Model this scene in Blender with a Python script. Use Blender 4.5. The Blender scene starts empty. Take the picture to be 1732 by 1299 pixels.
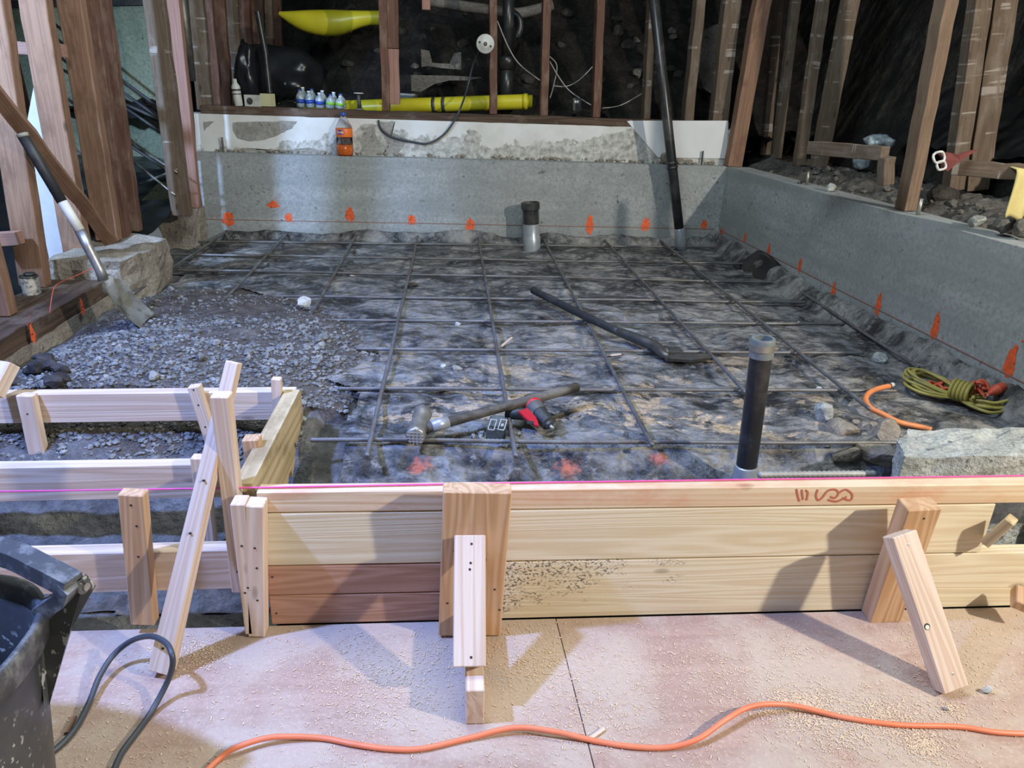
import bpy, bmesh, math, random
import numpy as np
from mathutils import Vector, Matrix, noise as mnoise

sc = bpy.context.scene
COL = sc.collection
random.seed(7)
PI = math.pi

# ------------------------------------------------------------------ camera
CX, CY, FPX = 866.0, 649.5, 1216.866
YAW, PITCH, ROLL, HC = 8.834619e-02, 3.890142e-01, -3.493182e-02, 1.15
_f = Vector((math.sin(YAW)*math.cos(PITCH), math.cos(YAW)*math.cos(PITCH), -math.sin(PITCH)))
_r0 = Vector((math.cos(YAW), -math.sin(YAW), 0))
_d0 = _f.cross(_r0)
_r = math.cos(ROLL)*_r0 + math.sin(ROLL)*_d0
_d = -math.sin(ROLL)*_r0 + math.cos(ROLL)*_d0
cam_d = bpy.data.cameras.new('camera')
cam_d.sensor_width = 36.0
cam_d.lens = 36.0*FPX/1732.0
cam_d.clip_start = 0.02
cam = bpy.data.objects.new('camera', cam_d)
COL.objects.link(cam)
cam.matrix_world = Matrix(((_r.x, -_d.x, -_f.x, 0), (_r.y, -_d.y, -_f.y, 0), (_r.z, -_d.z, -_f.z, HC), (0, 0, 0, 1)))
sc.camera = cam

# ------------------------------------------------------------------ world and lamps
w = bpy.data.worlds.new('world')
sc.world = w
w.use_nodes = True
w.node_tree.nodes['Background'].inputs[0].default_value = (0.82, 0.93, 1.0, 1)
w.node_tree.nodes['Background'].inputs[1].default_value = 0.15

def lamp(name, loc, power, col, rad):
    l = bpy.data.lights.new(name, 'POINT')
    l.energy = power
    l.color = col
    l.shadow_soft_size = rad
    o = bpy.data.objects.new(name, l)
    COL.objects.link(o)
    o.location = loc
    return o
lamp('work_light_warm', (2.67, -0.08, 2.08), 405, (1.0, 0.91, 0.78), 0.05)
bl = lamp('work_light_blue', (-1.60, 0.95, 2.45), 560, (0.27, 0.41, 1.0), 0.06)
bl.data.type = 'SPOT'
bl.data.spot_size = math.radians(76)
bl.data.spot_blend = 0.85
bl.rotation_euler = (Vector((-0.70, 1.65, 0.1))-bl.location).to_track_quat('-Z', 'Y').to_euler()
lamp('fill_light', (0.0, 1.9, 2.9), 190, (0.82, 0.94, 1.0), 0.6)  # added cool overhead fill, no fixture known here
fl = lamp('far_room_fill', (-2.3, 1.9, 1.9), 420, (0.42, 0.62, 1.0), 0.06)  # added to brighten the far left room, its source is unseen
fl.data.type = 'SPOT'
fl.data.spot_size = math.radians(66)
fl.data.spot_blend = 0.8
fl.rotation_euler = (Vector((-1.75, 4.3, 0.55))-fl.location).to_track_quat('-Z', 'Y').to_euler()

sc.view_settings.view_transform = 'Standard'
sc.view_settings.look = 'None'
sc.view_settings.exposure = 0.0
sc.view_settings.gamma = 1.0
sc.view_settings.use_curve_mapping = False

# ------------------------------------------------------------------ rays of the measured camera onto planes of the place
def ray(x, y):
    return _r*((x-CX)/FPX) + _d*((y-CY)/FPX) + _f
O = Vector((0, 0, HC))
def az(x, y, z):
    d = ray(x, y); return O + d*((z-HC)/d.z)
def ay(x, y, Y):
    d = ray(x, y); return O + d*(Y/d.y)
def ax(x, y, X):
    d = ray(x, y); return O + d*(X/d.x)

def nz(x, y, z=0.0):
    return mnoise.noise(Vector((x, y, z)))
def sst(a, b, x):
    t = min(1.0, max(0.0, (x-a)/(b-a))); return t*t*(3-2*t)

# ------------------------------------------------------------------ materials
def newmat(name):
    m = bpy.data.materials.new(name)
    m.use_nodes = True
    nt = m.node_tree
    return m, nt, nt.nodes['Principled BSDF']
def nd(nt, typ, **kw):
    n = nt.nodes.new(typ)
    for k, v in kw.items(): setattr(n, k, v)
    return n
def lk(nt, a, b): nt.links.new(a, b)
def coords(nt, scale=(1, 1, 1), rnd=True):
    tc = nd(nt, 'ShaderNodeTexCoord')
    mp = nd(nt, 'ShaderNodeMapping')
    mp.inputs['Scale'].default_value = scale
    if rnd:
        oi = nd(nt, 'ShaderNodeObjectInfo')
        va = nd(nt, 'ShaderNodeVectorMath', operation='SCALE')
        va.inputs[0].default_value = (13.7, 7.1, 23.3)
        lk(nt, oi.outputs['Random'], va.inputs['Scale'])
        ad = nd(nt, 'ShaderNodeVectorMath', operation='ADD')
        lk(nt, tc.outputs['Object'], ad.inputs[0]); lk(nt, va.outputs[0], ad.inputs[1])
        lk(nt, ad.outputs[0], mp.inputs['Vector'])
    else:
        lk(nt, tc.outputs['Object'], mp.inputs['Vector'])
    return mp.outputs[0]
def tnoise(nt, vec, scale, detail=4.0, rough=0.55, dist=0.0):
    n = nd(nt, 'ShaderNodeTexNoise')
    n.inputs['Scale'].default_value = scale
    n.inputs['Detail'].default_value = detail
    n.inputs['Roughness'].default_value = rough
    n.inputs['Distortion'].default_value = dist
    lk(nt, vec, n.inputs['Vector'])
    return n.outputs[0]
def ramp(nt, fac, stops):
    r = nd(nt, 'ShaderNodeValToRGB')
    el = r.color_ramp.elements
    while len(el) < len(stops): el.new(0.5)
    for e, (p, c) in zip(el, stops):
        e.position = p
        e.color = (c, c, c, 1) if not hasattr(c, '__len__') else (*c, 1)
    lk(nt, fac, r.inputs[0])
    return r.outputs[0]
def mixc(nt, fac, a, b, mode='MIX'):
    m = nd(nt, 'ShaderNodeMix', data_type='RGBA', blend_type=mode)
    for i, v in ((0, fac), (6, a), (7, b)):
        if hasattr(v, 'is_linked'): lk(nt, v, m.inputs[i])
        elif hasattr(v, '__len__'): m.inputs[i].default_value = (*v, 1)
        else: m.inputs[i].default_value = v
    return m.outputs[2]
def math_(nt, op, a, b=0.0):
    m = nd(nt, 'ShaderNodeMath', operation=op)
    for i, v in ((0, a), (1, b)):
        if hasattr(v, 'is_linked'): lk(nt, v, m.inputs[i])
        else: m.inputs[i].default_value = v
    return m.outputs[0]
def bump(nt, bsdf, h, strength=0.3, dist=0.01):
    b = nd(nt, 'ShaderNodeBump')
    b.inputs['Strength'].default_value = strength
    b.inputs['Distance'].default_value = dist
    lk(nt, h, b.inputs['Height'])
    lk(nt, b.outputs[0], bsdf.inputs['Normal'])

def wood(name, c_light, c_dark, ring=7.0, rough=0.65, contrast=1.0, knots=True, dirt=None, dirt_amt=0.0, specks=None, bands=None):
    m, nt, b = newmat(name)
    v = coords(nt, (0.5, 11, 11))
    n = tnoise(nt, v, 1.0, 2.0, 0.5, 0.6)
    s = math_(nt, 'SINE', math_(nt, 'MULTIPLY', n, ring*6.28))
    s = math_(nt, 'MULTIPLY_ADD', s, 0.5*contrast); nt.nodes[-1].inputs[2].default_value = 0.5
    fine = tnoise(nt, coords(nt, (5, 160, 160)), 1.0, 3.0, 0.6)
    f2 = math_(nt, 'ADD', math_(nt, 'MULTIPLY', s, 0.5), math_(nt, 'MULTIPLY', fine, 0.6))
    col = ramp(nt, f2, [(0.2, c_light), (0.85, c_dark)])
    big = tnoise(nt, coords(nt, (2, 4, 4)), 1.5, 3.0)
    col = mixc(nt, ramp(nt, big, [(0.35, 0.0), (0.75, 0.35)]), col, c_dark)
    if knots:
        vo = nd(nt, 'ShaderNodeTexVoronoi'); vo.inputs['Scale'].default_value = 1.0
        lk(nt, coords(nt, (3.4, 9, 9)), vo.inputs['Vector'])
        kn = ramp(nt, vo.outputs['Distance'], [(0.03, 0.9), (0.075, 0.35), (0.09, 0.0)])
        col = mixc(nt, kn, col, tuple(c*0.45 for c in c_dark))
    if dirt is not None:
        dn = tnoise(nt, coords(nt, (3, 6, 6)), 2.2, 5.0, 0.65)
        col = mixc(nt, ramp(nt, dn, [(0.5, 0.0), (0.66, dirt_amt)]), col, dirt)
    if specks is not None:
        sn = tnoise(nt, coords(nt, (75, 95, 95)), 2.0, 2.0)
        tcs = nd(nt, 'ShaderNodeTexCoord'); sps = nd(nt, 'ShaderNodeSeparateXYZ'); lk(nt, tcs.outputs['Object'], sps.inputs[0])
        msk = math_(nt, 'ADD', tnoise(nt, coords(nt, (9, 20, 20)), 1.6, 3.0), math_(nt, 'SUBTRACT', math_(nt, 'MULTIPLY', sps.outputs[1], 2.2), math_(nt, 'MULTIPLY', sps.outputs[0], 0.75)))
        sp = math_(nt, 'MULTIPLY', ramp(nt, sn, [(0.53, 0.0), (0.58, 1.0)]), ramp(nt, msk, [(0.30, 0.0), (0.46, 0.8)]))
        col = mixc(nt, sp, col, specks)
    if bands is not None:                 # pale lines where the laths were nailed across
        bn = tnoise(nt, coords(nt, (34, 2.5, 2.5)), 1.0, 2.0)
        mk = tnoise(nt, coords(nt, (2, 7, 7)), 2.0, 3.0)
        col = mixc(nt, math_(nt, 'MULTIPLY', ramp(nt, bn, [(0.60, 0.0), (0.64, 0.8)]), ramp(nt, mk, [(0.45, 0.0), (0.55, 1.0)])), col, bands)
    lk(nt, col, b.inputs['Base Color'])
    b.inputs['Roughness'].default_value = rough
    b.inputs['Specular IOR Level'].default_value = 0.25
    bump(nt, b, f2, 0.25, 0.003)
    return m

def stone(name, cols, scale=6.0, rough=0.9, bstr=0.5, bdist=0.01, voids=True, streak=None, rnd=False, fine=60):
    m, nt, b = newmat(name)
    v = coords(nt, (1, 1, 1), rnd)
    n = tnoise(nt, v, scale, 8.0, 0.65)
    k = len(cols)
    col = ramp(nt, n, [(0.3+0.42*i/max(1, k-1), c) for i, c in enumerate(cols)])
    f = tnoise(nt, v, fine, 4.0, 0.7)
    col = mixc(nt, ramp(nt, f, [(0.3, 0.55), (0.6, 0.0)]), col, tuple(c*0.45 for c in cols[0]))
    if voids:
        h = tnoise(nt, v, 26, 3.0, 0.6)
        col = mixc(nt, ramp(nt, h, [(0.66, 0.0), (0.70, 0.75)]), col, tuple(c*0.25 for c in cols[0]))
    if streak:
        st = tnoise(nt, coords(nt, (0.35, 0.35, 5), rnd), 1.6, 4.0, 0.6)
        col = mixc(nt, ramp(nt, st, [(0.42, 0.0), (0.62, 0.7)]), col, streak)
    lk(nt, col, b.inputs['Base Color'])
    b.inputs['Roughness'].default_value = rough
    b.inputs['Specular IOR Level'].default_value = 0.2
    hh = math_(nt, 'ADD', n, math_(nt, 'MULTIPLY', f, 0.5))
    bump(nt, b, hh, bstr, bdist)
    return m

def plain(name, c, rough=0.5, metal=0.0, spec=0.5, var=0.0, vscale=20, dirt=None, damt=0.5, dscale=8, bstr=0.0):
    m, nt, b = newmat(name)
    b.inputs['Base Color'].default_value = (*c, 1)
    b.inputs['Roughness'].default_value = rough
    b.inputs['Metallic'].default_value = metal
    b.inputs['Specular IOR Level'].default_value = spec
    col = None
    if var:
        n = tnoise(nt, coords(nt), vscale, 4.0)
        col = ramp(nt, n, [(0.3, tuple(x*(1-var) for x in c)), (0.7, tuple(min(1, x*(1+var)) for x in c))])
        if bstr: bump(nt, b, n, bstr, 0.004)
    if dirt is not None:
        dn = tnoise(nt, coords(nt), dscale, 6.0, 0.7)
        col = mixc(nt, ramp(nt, dn, [(0.48, 0.0), (0.62, damt)]), col if col is not None else c, dirt)
    if col is not None: lk(nt, col, b.inputs['Base Color'])
    return m

M = {}
M['pine'] = wood('yellow_pine', (0.80, 0.74, 0.56), (0.68, 0.57, 0.38), 15, specks=None)
M['pine_mold'] = wood('yellow_pine_speckled', (0.80, 0.74, 0.56), (0.68, 0.57, 0.39), 15, specks=(0.06, 0.055, 0.04))
M['fir'] = wood('pale_fir', (0.78, 0.66, 0.54), (0.62, 0.46, 0.34), 14)
M['fir_stake'] = wood('orange_fir', (0.70, 0.49, 0.31), (0.50, 0.30, 0.16), 14)
M['fir_red'] = wood('reddish_fir', (0.55, 0.33, 0.23), (0.40, 0.21, 0.13), 18)
M['rail'] = wood('stained_rail_fir', (0.80, 0.68, 0.50), (0.66, 0.48, 0.31), 9, dirt=(0.62, 0.20, 0.10), dirt_amt=0.35)
M['wane'] = wood('weathered_plank', (0.66, 0.54, 0.33), (0.42, 0.32, 0.18), 5, dirt=(0.22, 0.15, 0.08), dirt_amt=0.6)
M['old'] = wood('old_framing_lumber', (0.20, 0.105, 0.075), (0.09, 0.048, 0.035), 16, 0.8, 0.55, dirt=(0.34, 0.26, 0.20), dirt_amt=0.35)
M['old_light'] = wood('old_framing_lumber_tan', (0.34, 0.205, 0.135), (0.19, 0.11, 0.075), 16, 0.8, 0.6, dirt=(0.13, 0.07, 0.045), dirt_amt=0.6)
M['old_pink'] = wood('old_framing_lumber_pink', (0.42, 0.25, 0.20), (0.27, 0.15, 0.12), 14, 0.8, 0.5)
M['old_grey'] = wood('old_framing_lumber_grey', (0.20, 0.15, 0.11), (0.10, 0.075, 0.055), 16, 0.85, 0.5, dirt=(0.30, 0.27, 0.23), dirt_amt=0.3, bands=(0.36, 0.33, 0.30))
M['old_tan'] = wood('old_framing_lumber_dusty_tan', (0.27, 0.19, 0.13), (0.15, 0.10, 0.07), 16, 0.85, 0.5, dirt=(0.12, 0.085, 0.06), dirt_amt=0.5)
M['sill'] = wood('dark_sill_timber', (0.13, 0.085, 0.06), (0.06, 0.04, 0.03), 8, 0.85, knots=False, dirt=(0.24, 0.20, 0.16), dirt_amt=0.5)
M['concrete'] = stone('grey_concrete', [(0.30, 0.32, 0.325), (0.41, 0.435, 0.44), (0.49, 0.51, 0.52)], 2.2, 0.8, 0.25, 0.006, streak=(0.27, 0.295, 0.295))
M['ledge_bits'] = stone('dusty_mortar_bits', [(0.10, 0.093, 0.083), (0.17, 0.16, 0.145), (0.26, 0.25, 0.23)], 8, 0.95, 0.9, 0.01)
M['old_concrete'] = stone('rough_old_concrete', [(0.24, 0.21, 0.17), (0.36, 0.32, 0.27), (0.48, 0.45, 0.40)], 5, 0.95, 0.9, 0.02)
M['chunk'] = stone('broken_pale_concrete', [(0.34, 0.37, 0.36), (0.55, 0.58, 0.56), (0.70, 0.73, 0.70)], 14, 0.95, 1.0, 0.02, fine=90)
M['dirt'] = stone('brown_dirt', [(0.045, 0.036, 0.03), (0.10, 0.085, 0.07), (0.17, 0.15, 0.125)], 7, 1.0, 1.0, 0.03, voids=False, fine=45)
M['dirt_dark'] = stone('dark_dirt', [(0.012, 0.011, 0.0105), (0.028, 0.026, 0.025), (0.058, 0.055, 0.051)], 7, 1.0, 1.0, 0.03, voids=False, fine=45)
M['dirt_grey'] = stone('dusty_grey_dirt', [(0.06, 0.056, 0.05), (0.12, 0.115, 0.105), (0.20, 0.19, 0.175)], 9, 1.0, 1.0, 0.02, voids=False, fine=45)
M['mud'] = stone('grey_mud', [(0.09, 0.085, 0.08), (0.17, 0.165, 0.16), (0.24, 0.235, 0.23)], 9, 1.0, 1.0, 0.03, voids=False, fine=40)
M['gravel'] = stone('grey_gravel', [(0.10, 0.10, 0.095), (0.22, 0.225, 0.215), (0.46, 0.465, 0.44)], 16, 0.9, 0.5, 0.004, voids=False, fine=120)
M['gravel_dirt'] = stone('gritty_dirt', [(0.06, 0.052, 0.045), (0.13, 0.115, 0.10), (0.22, 0.20, 0.18)], 18, 1.0, 1.0, 0.012, voids=False, fine=90)
M['rock_dark'] = stone('dark_rock', [(0.03, 0.028, 0.026), (0.065, 0.06, 0.055), (0.11, 0.10, 0.09)], 8, 0.95, 0.8, 0.01, voids=False, rnd=True)
M['rock_grey'] = stone('grey_rock', [(0.20, 0.20, 0.185), (0.32, 0.32, 0.30), (0.45, 0.45, 0.42)], 20, 0.9, 0.7, 0.006, voids=False, rnd=True)
M['rock_white'] = stone('pale_rock', [(0.45, 0.47, 0.45), (0.62, 0.64, 0.62), (0.75, 0.77, 0.75)], 20, 0.9, 0.6, 0.005, voids=False, rnd=True)
M['orange_paint'] = plain('orange_marking_paint', (0.85, 0.13, 0.04), 0.6, var=0.25, vscale=60)
M['rebar'] = plain('grey_steel_bar', (0.17, 0.175, 0.18), 0.5, 0.3, 0.5, 0.35, 14, dirt=(0.13, 0.09, 0.06), damt=0.6)
M['steel'] = plain('worn_steel', (0.42, 0.41, 0.37), 0.42, 0.75, 0.5, 0.3, 25, dirt=(0.22, 0.18, 0.13), damt=0.6)
M['steel_blade'] = plain('worn_shovel_steel', (0.46, 0.46, 0.40), 0.55, 0.35, 0.4, 0.25, 18, dirt=(0.13, 0.11, 0.085), damt=0.8, dscale=10)
M['steel_dark'] = plain('dark_steel', (0.10, 0.10, 0.095), 0.45, 0.6, 0.5, 0.3, 30, dirt=(0.2, 0.17, 0.13), damt=0.5)
M['abs'] = plain('black_pipe_plastic', (0.022, 0.023, 0.025), 0.32, 0, 0.5, dirt=(0.10, 0.10, 0.10), damt=0.5, dscale=6)
M['black_rubber'] = plain('black_bucket_rubber', (0.045, 0.05, 0.055), 0.38, 0, 0.5, dirt=(0.30, 0.30, 0.27), damt=0.55, dscale=9)
M['grip'] = plain('black_grip_rubber', (0.03, 0.032, 0.034), 0.5, dirt=(0.12, 0.12, 0.11), damt=0.4)
M['tape'] = plain('silver_duct_tape', (0.42, 0.46, 0.50), 0.35, 0.35, 0.5, 0.15, 30, bstr=0.4)
M['ivory'] = plain('ivory_fibreglass', (0.72, 0.70, 0.58), 0.45, var=0.08)
M['cord_orange'] = plain('orange_cord_rubber', (0.82, 0.22, 0.10), 0.45, var=0.08, dirt=(0.55, 0.30, 0.20), damt=0.3)
M['cord_hose'] = plain('orange_hose_rubber', (0.72, 0.24, 0.08), 0.5, var=0.1, dirt=(0.30, 0.16, 0.10), damt=0.5)
M['cord_black'] = plain('black_cord_rubber', (0.05, 0.06, 0.07), 0.45)
M['cord_yellow'] = plain('yellow_cord_rubber', (0.44, 0.38, 0.09), 0.5, var=0.15, dirt=(0.18, 0.16, 0.09), damt=0.5, dscale=18)
M['cord_red'] = plain('red_cord_rubber', (0.70, 0.12, 0.06), 0.5, var=0.1)
M['string'] = plain('pink_mason_string', (0.85, 0.10, 0.38), 0.7)
M['wire'] = plain('grey_wire', (0.36, 0.35, 0.32), 0.5)
M['white'] = plain('dirty_white_plastic', (0.60, 0.61, 0.58), 0.5, dirt=(0.35, 0.34, 0.30), damt=0.5, dscale=14)
M['whiteboard'] = plain('white_primed_board', (0.58, 0.56, 0.58), 0.6, var=0.06)
M['yellow_pipe'] = plain('yellow_pipe_plastic', (0.62, 0.56, 0.03), 0.35, var=0.15, vscale=5)
M['yellow'] = plain('yellow_fabric', (0.58, 0.49, 0.20), 0.7, var=0.08)
M['black_plastic'] = plain('glossy_black_film', (0.012, 0.014, 0.016), 0.25, 0, 0.35, var=0.2, vscale=6)
M['tray'] = plain('grey_tray_plastic', (0.14, 0.17, 0.16), 0.4)
M['red_cloth'] = plain('dull_red_cloth', (0.17, 0.045, 0.042), 0.9, var=0.2)
M['red'] = plain('red_tool_plastic', (0.50, 0.02, 0.035), 0.4)
M['tool_black'] = plain('black_tool_plastic', (0.03, 0.034, 0.034), 0.5, dirt=(0.2, 0.19, 0.17), damt=0.4)
M['tool_grey'] = plain('grey_tool_plastic', (0.17, 0.20, 0.20), 0.5, dirt=(0.35, 0.34, 0.3), damt=0.5)
M['handle_wood'] = wood('dark_hickory_handle', (0.105, 0.098, 0.085), (0.055, 0.050, 0.044), 6, 0.6, knots=False, dirt=(0.26, 0.24, 0.2), dirt_amt=0.5)
M['sawdust'] = plain('pine_sawdust', (0.70, 0.54, 0.37), 0.9)
M['screw'] = plain('dark_screw_head', (0.06, 0.05, 0.045), 0.5, 0.5)
M['screw_bright'] = plain('zinc_screw_head', (0.65, 0.66, 0.66), 0.35, 0.7)
M['label_orange'] = plain('orange_bottle_label', (0.90, 0.20, 0.03), 0.4)
M['label_blue'] = plain('blue_bottle_label', (0.03, 0.08, 0.42), 0.4)
M['label_green'] = plain('green_bottle_label', (0.25, 0.55, 0.08), 0.4)
M['label_white'] = plain('white_bottle_label', (0.85, 0.86, 0.88), 0.4)
M['red_crayon'] = plain('red_lumber_crayon', (0.46, 0.15, 0.09), 0.9)
M['cap_blue'] = plain('blue_bottle_cap', (0.04, 0.10, 0.40), 0.4)
def clear(name, c, rough=0.08, ior=1.35):
    m, nt, b = newmat(name)
    b.inputs['Base Color'].default_value = (*c, 1)
    b.inputs['Transmission Weight'].default_value = 1.0
    b.inputs['Roughness'].default_value = rough
    b.inputs['IOR'].default_value = ior
    return m
M['pet'] = clear('clear_bottle_plastic', (0.90, 0.94, 0.96), 0.05, 1.12)
M['soda'] = plain('orange_soda', (0.80, 0.16, 0.02), 0.15)
M['pet_water'] = plain('crumpled_clear_film', (0.36, 0.44, 0.48), 0.12, 0, 0.8, var=0.5, vscale=40, bstr=0.8)

# plywood: pinkish veneer under dust
def mk_ply():
    m, nt, b = newmat('dusty_plywood')
    v = coords(nt, (1, 1, 1))
    gr = tnoise(nt, coords(nt, (1.2, 14, 14)), 2.0, 4.0, 0.6, 0.5)
    col = ramp(nt, gr, [(0.3, (0.47, 0.33, 0.26)), (0.7, (0.36, 0.24, 0.185))])
    d = tnoise(nt, v, 2.6, 6.0, 0.65, 0.4)
    col = mixc(nt, ramp(nt, d, [(0.42, 0.0), (0.54, 0.9)]), col, (0.50, 0.41, 0.325))
    f = tnoise(nt, v, 130, 3.0, 0.7)
    col = mixc(nt, ramp(nt, f, [(0.52, 0.0), (0.66, 0.35)]), col, (0.66, 0.53, 0.38))
    g = tnoise(nt, v, 3.4, 3.0)
    col = mixc(nt, ramp(nt, g, [(0.60, 0.0), (0.70, 0.4)]), col, (0.33, 0.31, 0.31))
    lk(nt, col, b.inputs['Base Color'])
    b.inputs['Roughness'].default_value = 0.85
    b.inputs['Specular IOR Level'].default_value = 0.15
    bump(nt, b, math_(nt, 'ADD', f, d), 0.35, 0.004)
    return m
M['ply'] = mk_ply()

# vapour barrier: black film under dust, sawdust and three orange paint marks
def mk_film(marks=()):
    m, nt, b = newmat('dusty_black_film')
    ge = nd(nt, 'ShaderNodeNewGeometry'); v = ge.outputs['Position']
    mpg = nd(nt, 'ShaderNodeMapping'); mpg.inputs['Scale'].default_value = (1.0, 1.15, 1); lk(nt, v, mpg.inputs['Vector']); vs = mpg.outputs[0]
    n = tnoise(nt, vs, 6.0, 8.0, 0.70, 0.15)
    col = ramp(nt, n, [(0.38, (0.022, 0.024, 0.027)), (0.46, (0.085, 0.088, 0.09)), (0.55, (0.21, 0.212, 0.21)), (0.66, (0.36, 0.35, 0.335))])
    cr = tnoise(nt, vs, 22, 5.0, 0.7, 0.3)
    col = mixc(nt, ramp(nt, cr, [(0.55, 0.0), (0.63, 0.6)]), col, (0.34, 0.335, 0.32))
    # sawdust drifts in the front half
    sp = nd(nt, 'ShaderNodeSeparateXYZ'); lk(nt, v, sp.inputs[0])
    near = ramp(nt, math_(nt, 'DIVIDE', math_(nt, 'SUBTRACT', sp.outputs[1], 1.4), 3.2), [(0.10, 0.0), (0.15, 0.95), (0.30, 0.55), (0.42, 0.12), (0.7, 0.0)])
    sd = tnoise(nt, vs, 5.5, 8.0, 0.72, 0.2)
    xs = ramp(nt, math_(nt, 'DIVIDE', math_(nt, 'ADD', sp.outputs[0], 0.6), 2.4), [(0.05, 0.1), (0.2, 1.0), (0.68, 1.0), (0.85, 0.1)])
    sm = math_(nt, 'MULTIPLY', math_(nt, 'MULTIPLY', ramp(nt, sd, [(0.53, 0.0), (0.565, 1.0)]), near), xs)
    sdc = ramp(nt, tnoise(nt, v, 95, 3.0, 0.7), [(0.35, (0.34, 0.26, 0.18)), (0.65, (0.66, 0.53, 0.37))])
    col = mixc(nt, sm, col, sdc)
    for (x, y, r) in marks:
        vm = nd(nt, 'ShaderNodeVectorMath', operation='DISTANCE')
        lk(nt, v, vm.inputs[0]); vm.inputs[1].default_value = (x, y, film_z(x, y))
        k = math_(nt, 'ADD', vm.outputs['Value'], math_(nt, 'MULTIPLY', math_(nt, 'SUBTRACT', tnoise(nt, v, 40, 4.0, 0.7), 0.5), 0.10))
        col = mixc(nt, ramp(nt, k, [(r*0.25, 0.7), (r*0.95, 0.0)]), col, (0.70, 0.20, 0.12))
    wv_ = nd(nt, 'ShaderNodeVectorMath', operation='ADD'); sc2 = nd(nt, 'ShaderNodeVectorMath', operation='SCALE')
    nn_ = nd(nt, 'ShaderNodeTexNoise'); nn_.inputs['Scale'].default_value = 5.0; nn_.inputs['Detail'].default_value = 4.0; lk(nt, vs, nn_.inputs['Vector'])
    lk(nt, nn_.outputs[1], sc2.inputs[0]); sc2.inputs['Scale'].default_value = 0.22
    lk(nt, vs, wv_.inputs[0]); lk(nt, sc2.outputs[0], wv_.inputs[1])
    cz = nd(nt, 'ShaderNodeTexVoronoi'); cz.inputs['Scale'].default_value = 7.0; cz.inputs['Detail'].default_value = 2.0
    lk(nt, wv_.outputs[0], cz.inputs['Vector'])
    lk(nt, col, b.inputs['Base Color'])
    rr = ramp(nt, n, [(0.35, 0.32), (0.6, 0.72)])
    lk(nt, rr, b.inputs['Roughness'])
    b.inputs['Specular IOR Level'].default_value = 0.45
    bump(nt, b, math_(nt, 'ADD', math_(nt, 'MULTIPLY', cz.outputs[0], 1.6), math_(nt, 'ADD', math_(nt, 'MULTIPLY', cr, 0.6), n)), 0.85, 0.03)
    return m

# old plaster on the foundation: white paint that has flaked off
def mk_plaster():
    m, nt, b = newmat('flaking_white_plaster')
    ge = nd(nt, 'ShaderNodeNewGeometry'); v = ge.outputs['Position']
    n = tnoise(nt, v, 3.0, 6.0, 0.6, 0.3)
    sp = nd(nt, 'ShaderNodeSeparateXYZ'); lk(nt, v, sp.inputs[0])
    low = math_(nt, 'MULTIPLY', math_(nt, 'SUBTRACT', sp.outputs[2], 0.83), 1.8)
    lx = math_(nt, 'MULTIPLY', math_(nt, 'SUBTRACT', sp.outputs[0], 0.30), -0.085)
    k = math_(nt, 'ADD', math_(nt, 'ADD', n, low), lx)
    conc = ramp(nt, tnoise(nt, v, 28, 6.0, 0.7), [(0.3, (0.20, 0.19, 0.165)), (0.45, (0.40, 0.40, 0.37)), (0.62, (0.62, 0.63, 0.60))])
    white = ramp(nt, tnoise(nt, v, 7, 4.0), [(0.35, (0.74, 0.76, 0.76)), (0.7, (0.62, 0.62, 0.58))])
    col = mixc(nt, ramp(nt, k, [(0.56, 0.0), (0.575, 1.0)]), conc, white)
    lk(nt, col, b.inputs['Base Color'])
    b.inputs['Roughness'].default_value = 0.85
    bump(nt, b, k, 0.4, 0.01)
    return m
M['plaster'] = mk_plaster()
M['plaster_white'] = plain('white_wall_paint', (0.74, 0.76, 0.78), 0.8, var=0.04, vscale=8)

# ------------------------------------------------------------------ objects and tags
def tag(o, label=None, cat=None, group=None, kind=None):
    if label: o['label'] = label
    if cat: o['category'] = cat
    if group: o['group'] = group
    if kind: o['kind'] = kind
    return o
WM = {}
def link(o, parent=None, mw=None):
    COL.objects.link(o)
    mw = mw if mw is not None else Matrix.Identity(4)
    WM[o.name] = mw
    if parent is not None:
        o.parent = parent
        o.matrix_basis = WM[parent.name].inverted() @ mw
    else:
        o.matrix_basis = mw
    return o
def root(name, loc, label, cat, group=None, mw=None):
    o = bpy.data.objects.new(name, None)
    o.empty_display_size = 0.05
    link(o, None, mw if mw is not None else Matrix.Translation(Vector(loc)))
    return tag(o, label, cat, group)
def meshobj(name, V, F, mats, parent=None, mw=None, smooth=False, mi=None):
    """verts are world coordinates unless mw is given (then local to mw)"""
    me = bpy.data.meshes.new(name)
    if mw is None:
        A = np.array([tuple(v) for v in V], dtype=float)
        base = Vector(((A[:, 0].min()+A[:, 0].max())/2, (A[:, 1].min()+A[:, 1].max())/2, A[:, 2].min()))
        mw = Matrix.Translation(base)
        V = A - np.array(base)
    me.from_pydata([tuple(v) for v in V], [], F)
    for m in (mats if isinstance(mats, (list, tuple)) else [mats]): me.materials.append(m)
    if mi is not None: me.polygons.foreach_set('material_index', mi)
    if smooth: me.polygons.foreach_set('use_smooth', [True]*len(me.polygons))
    me.update()
    return link(bpy.data.objects.new(name, me), parent, mw)

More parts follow.
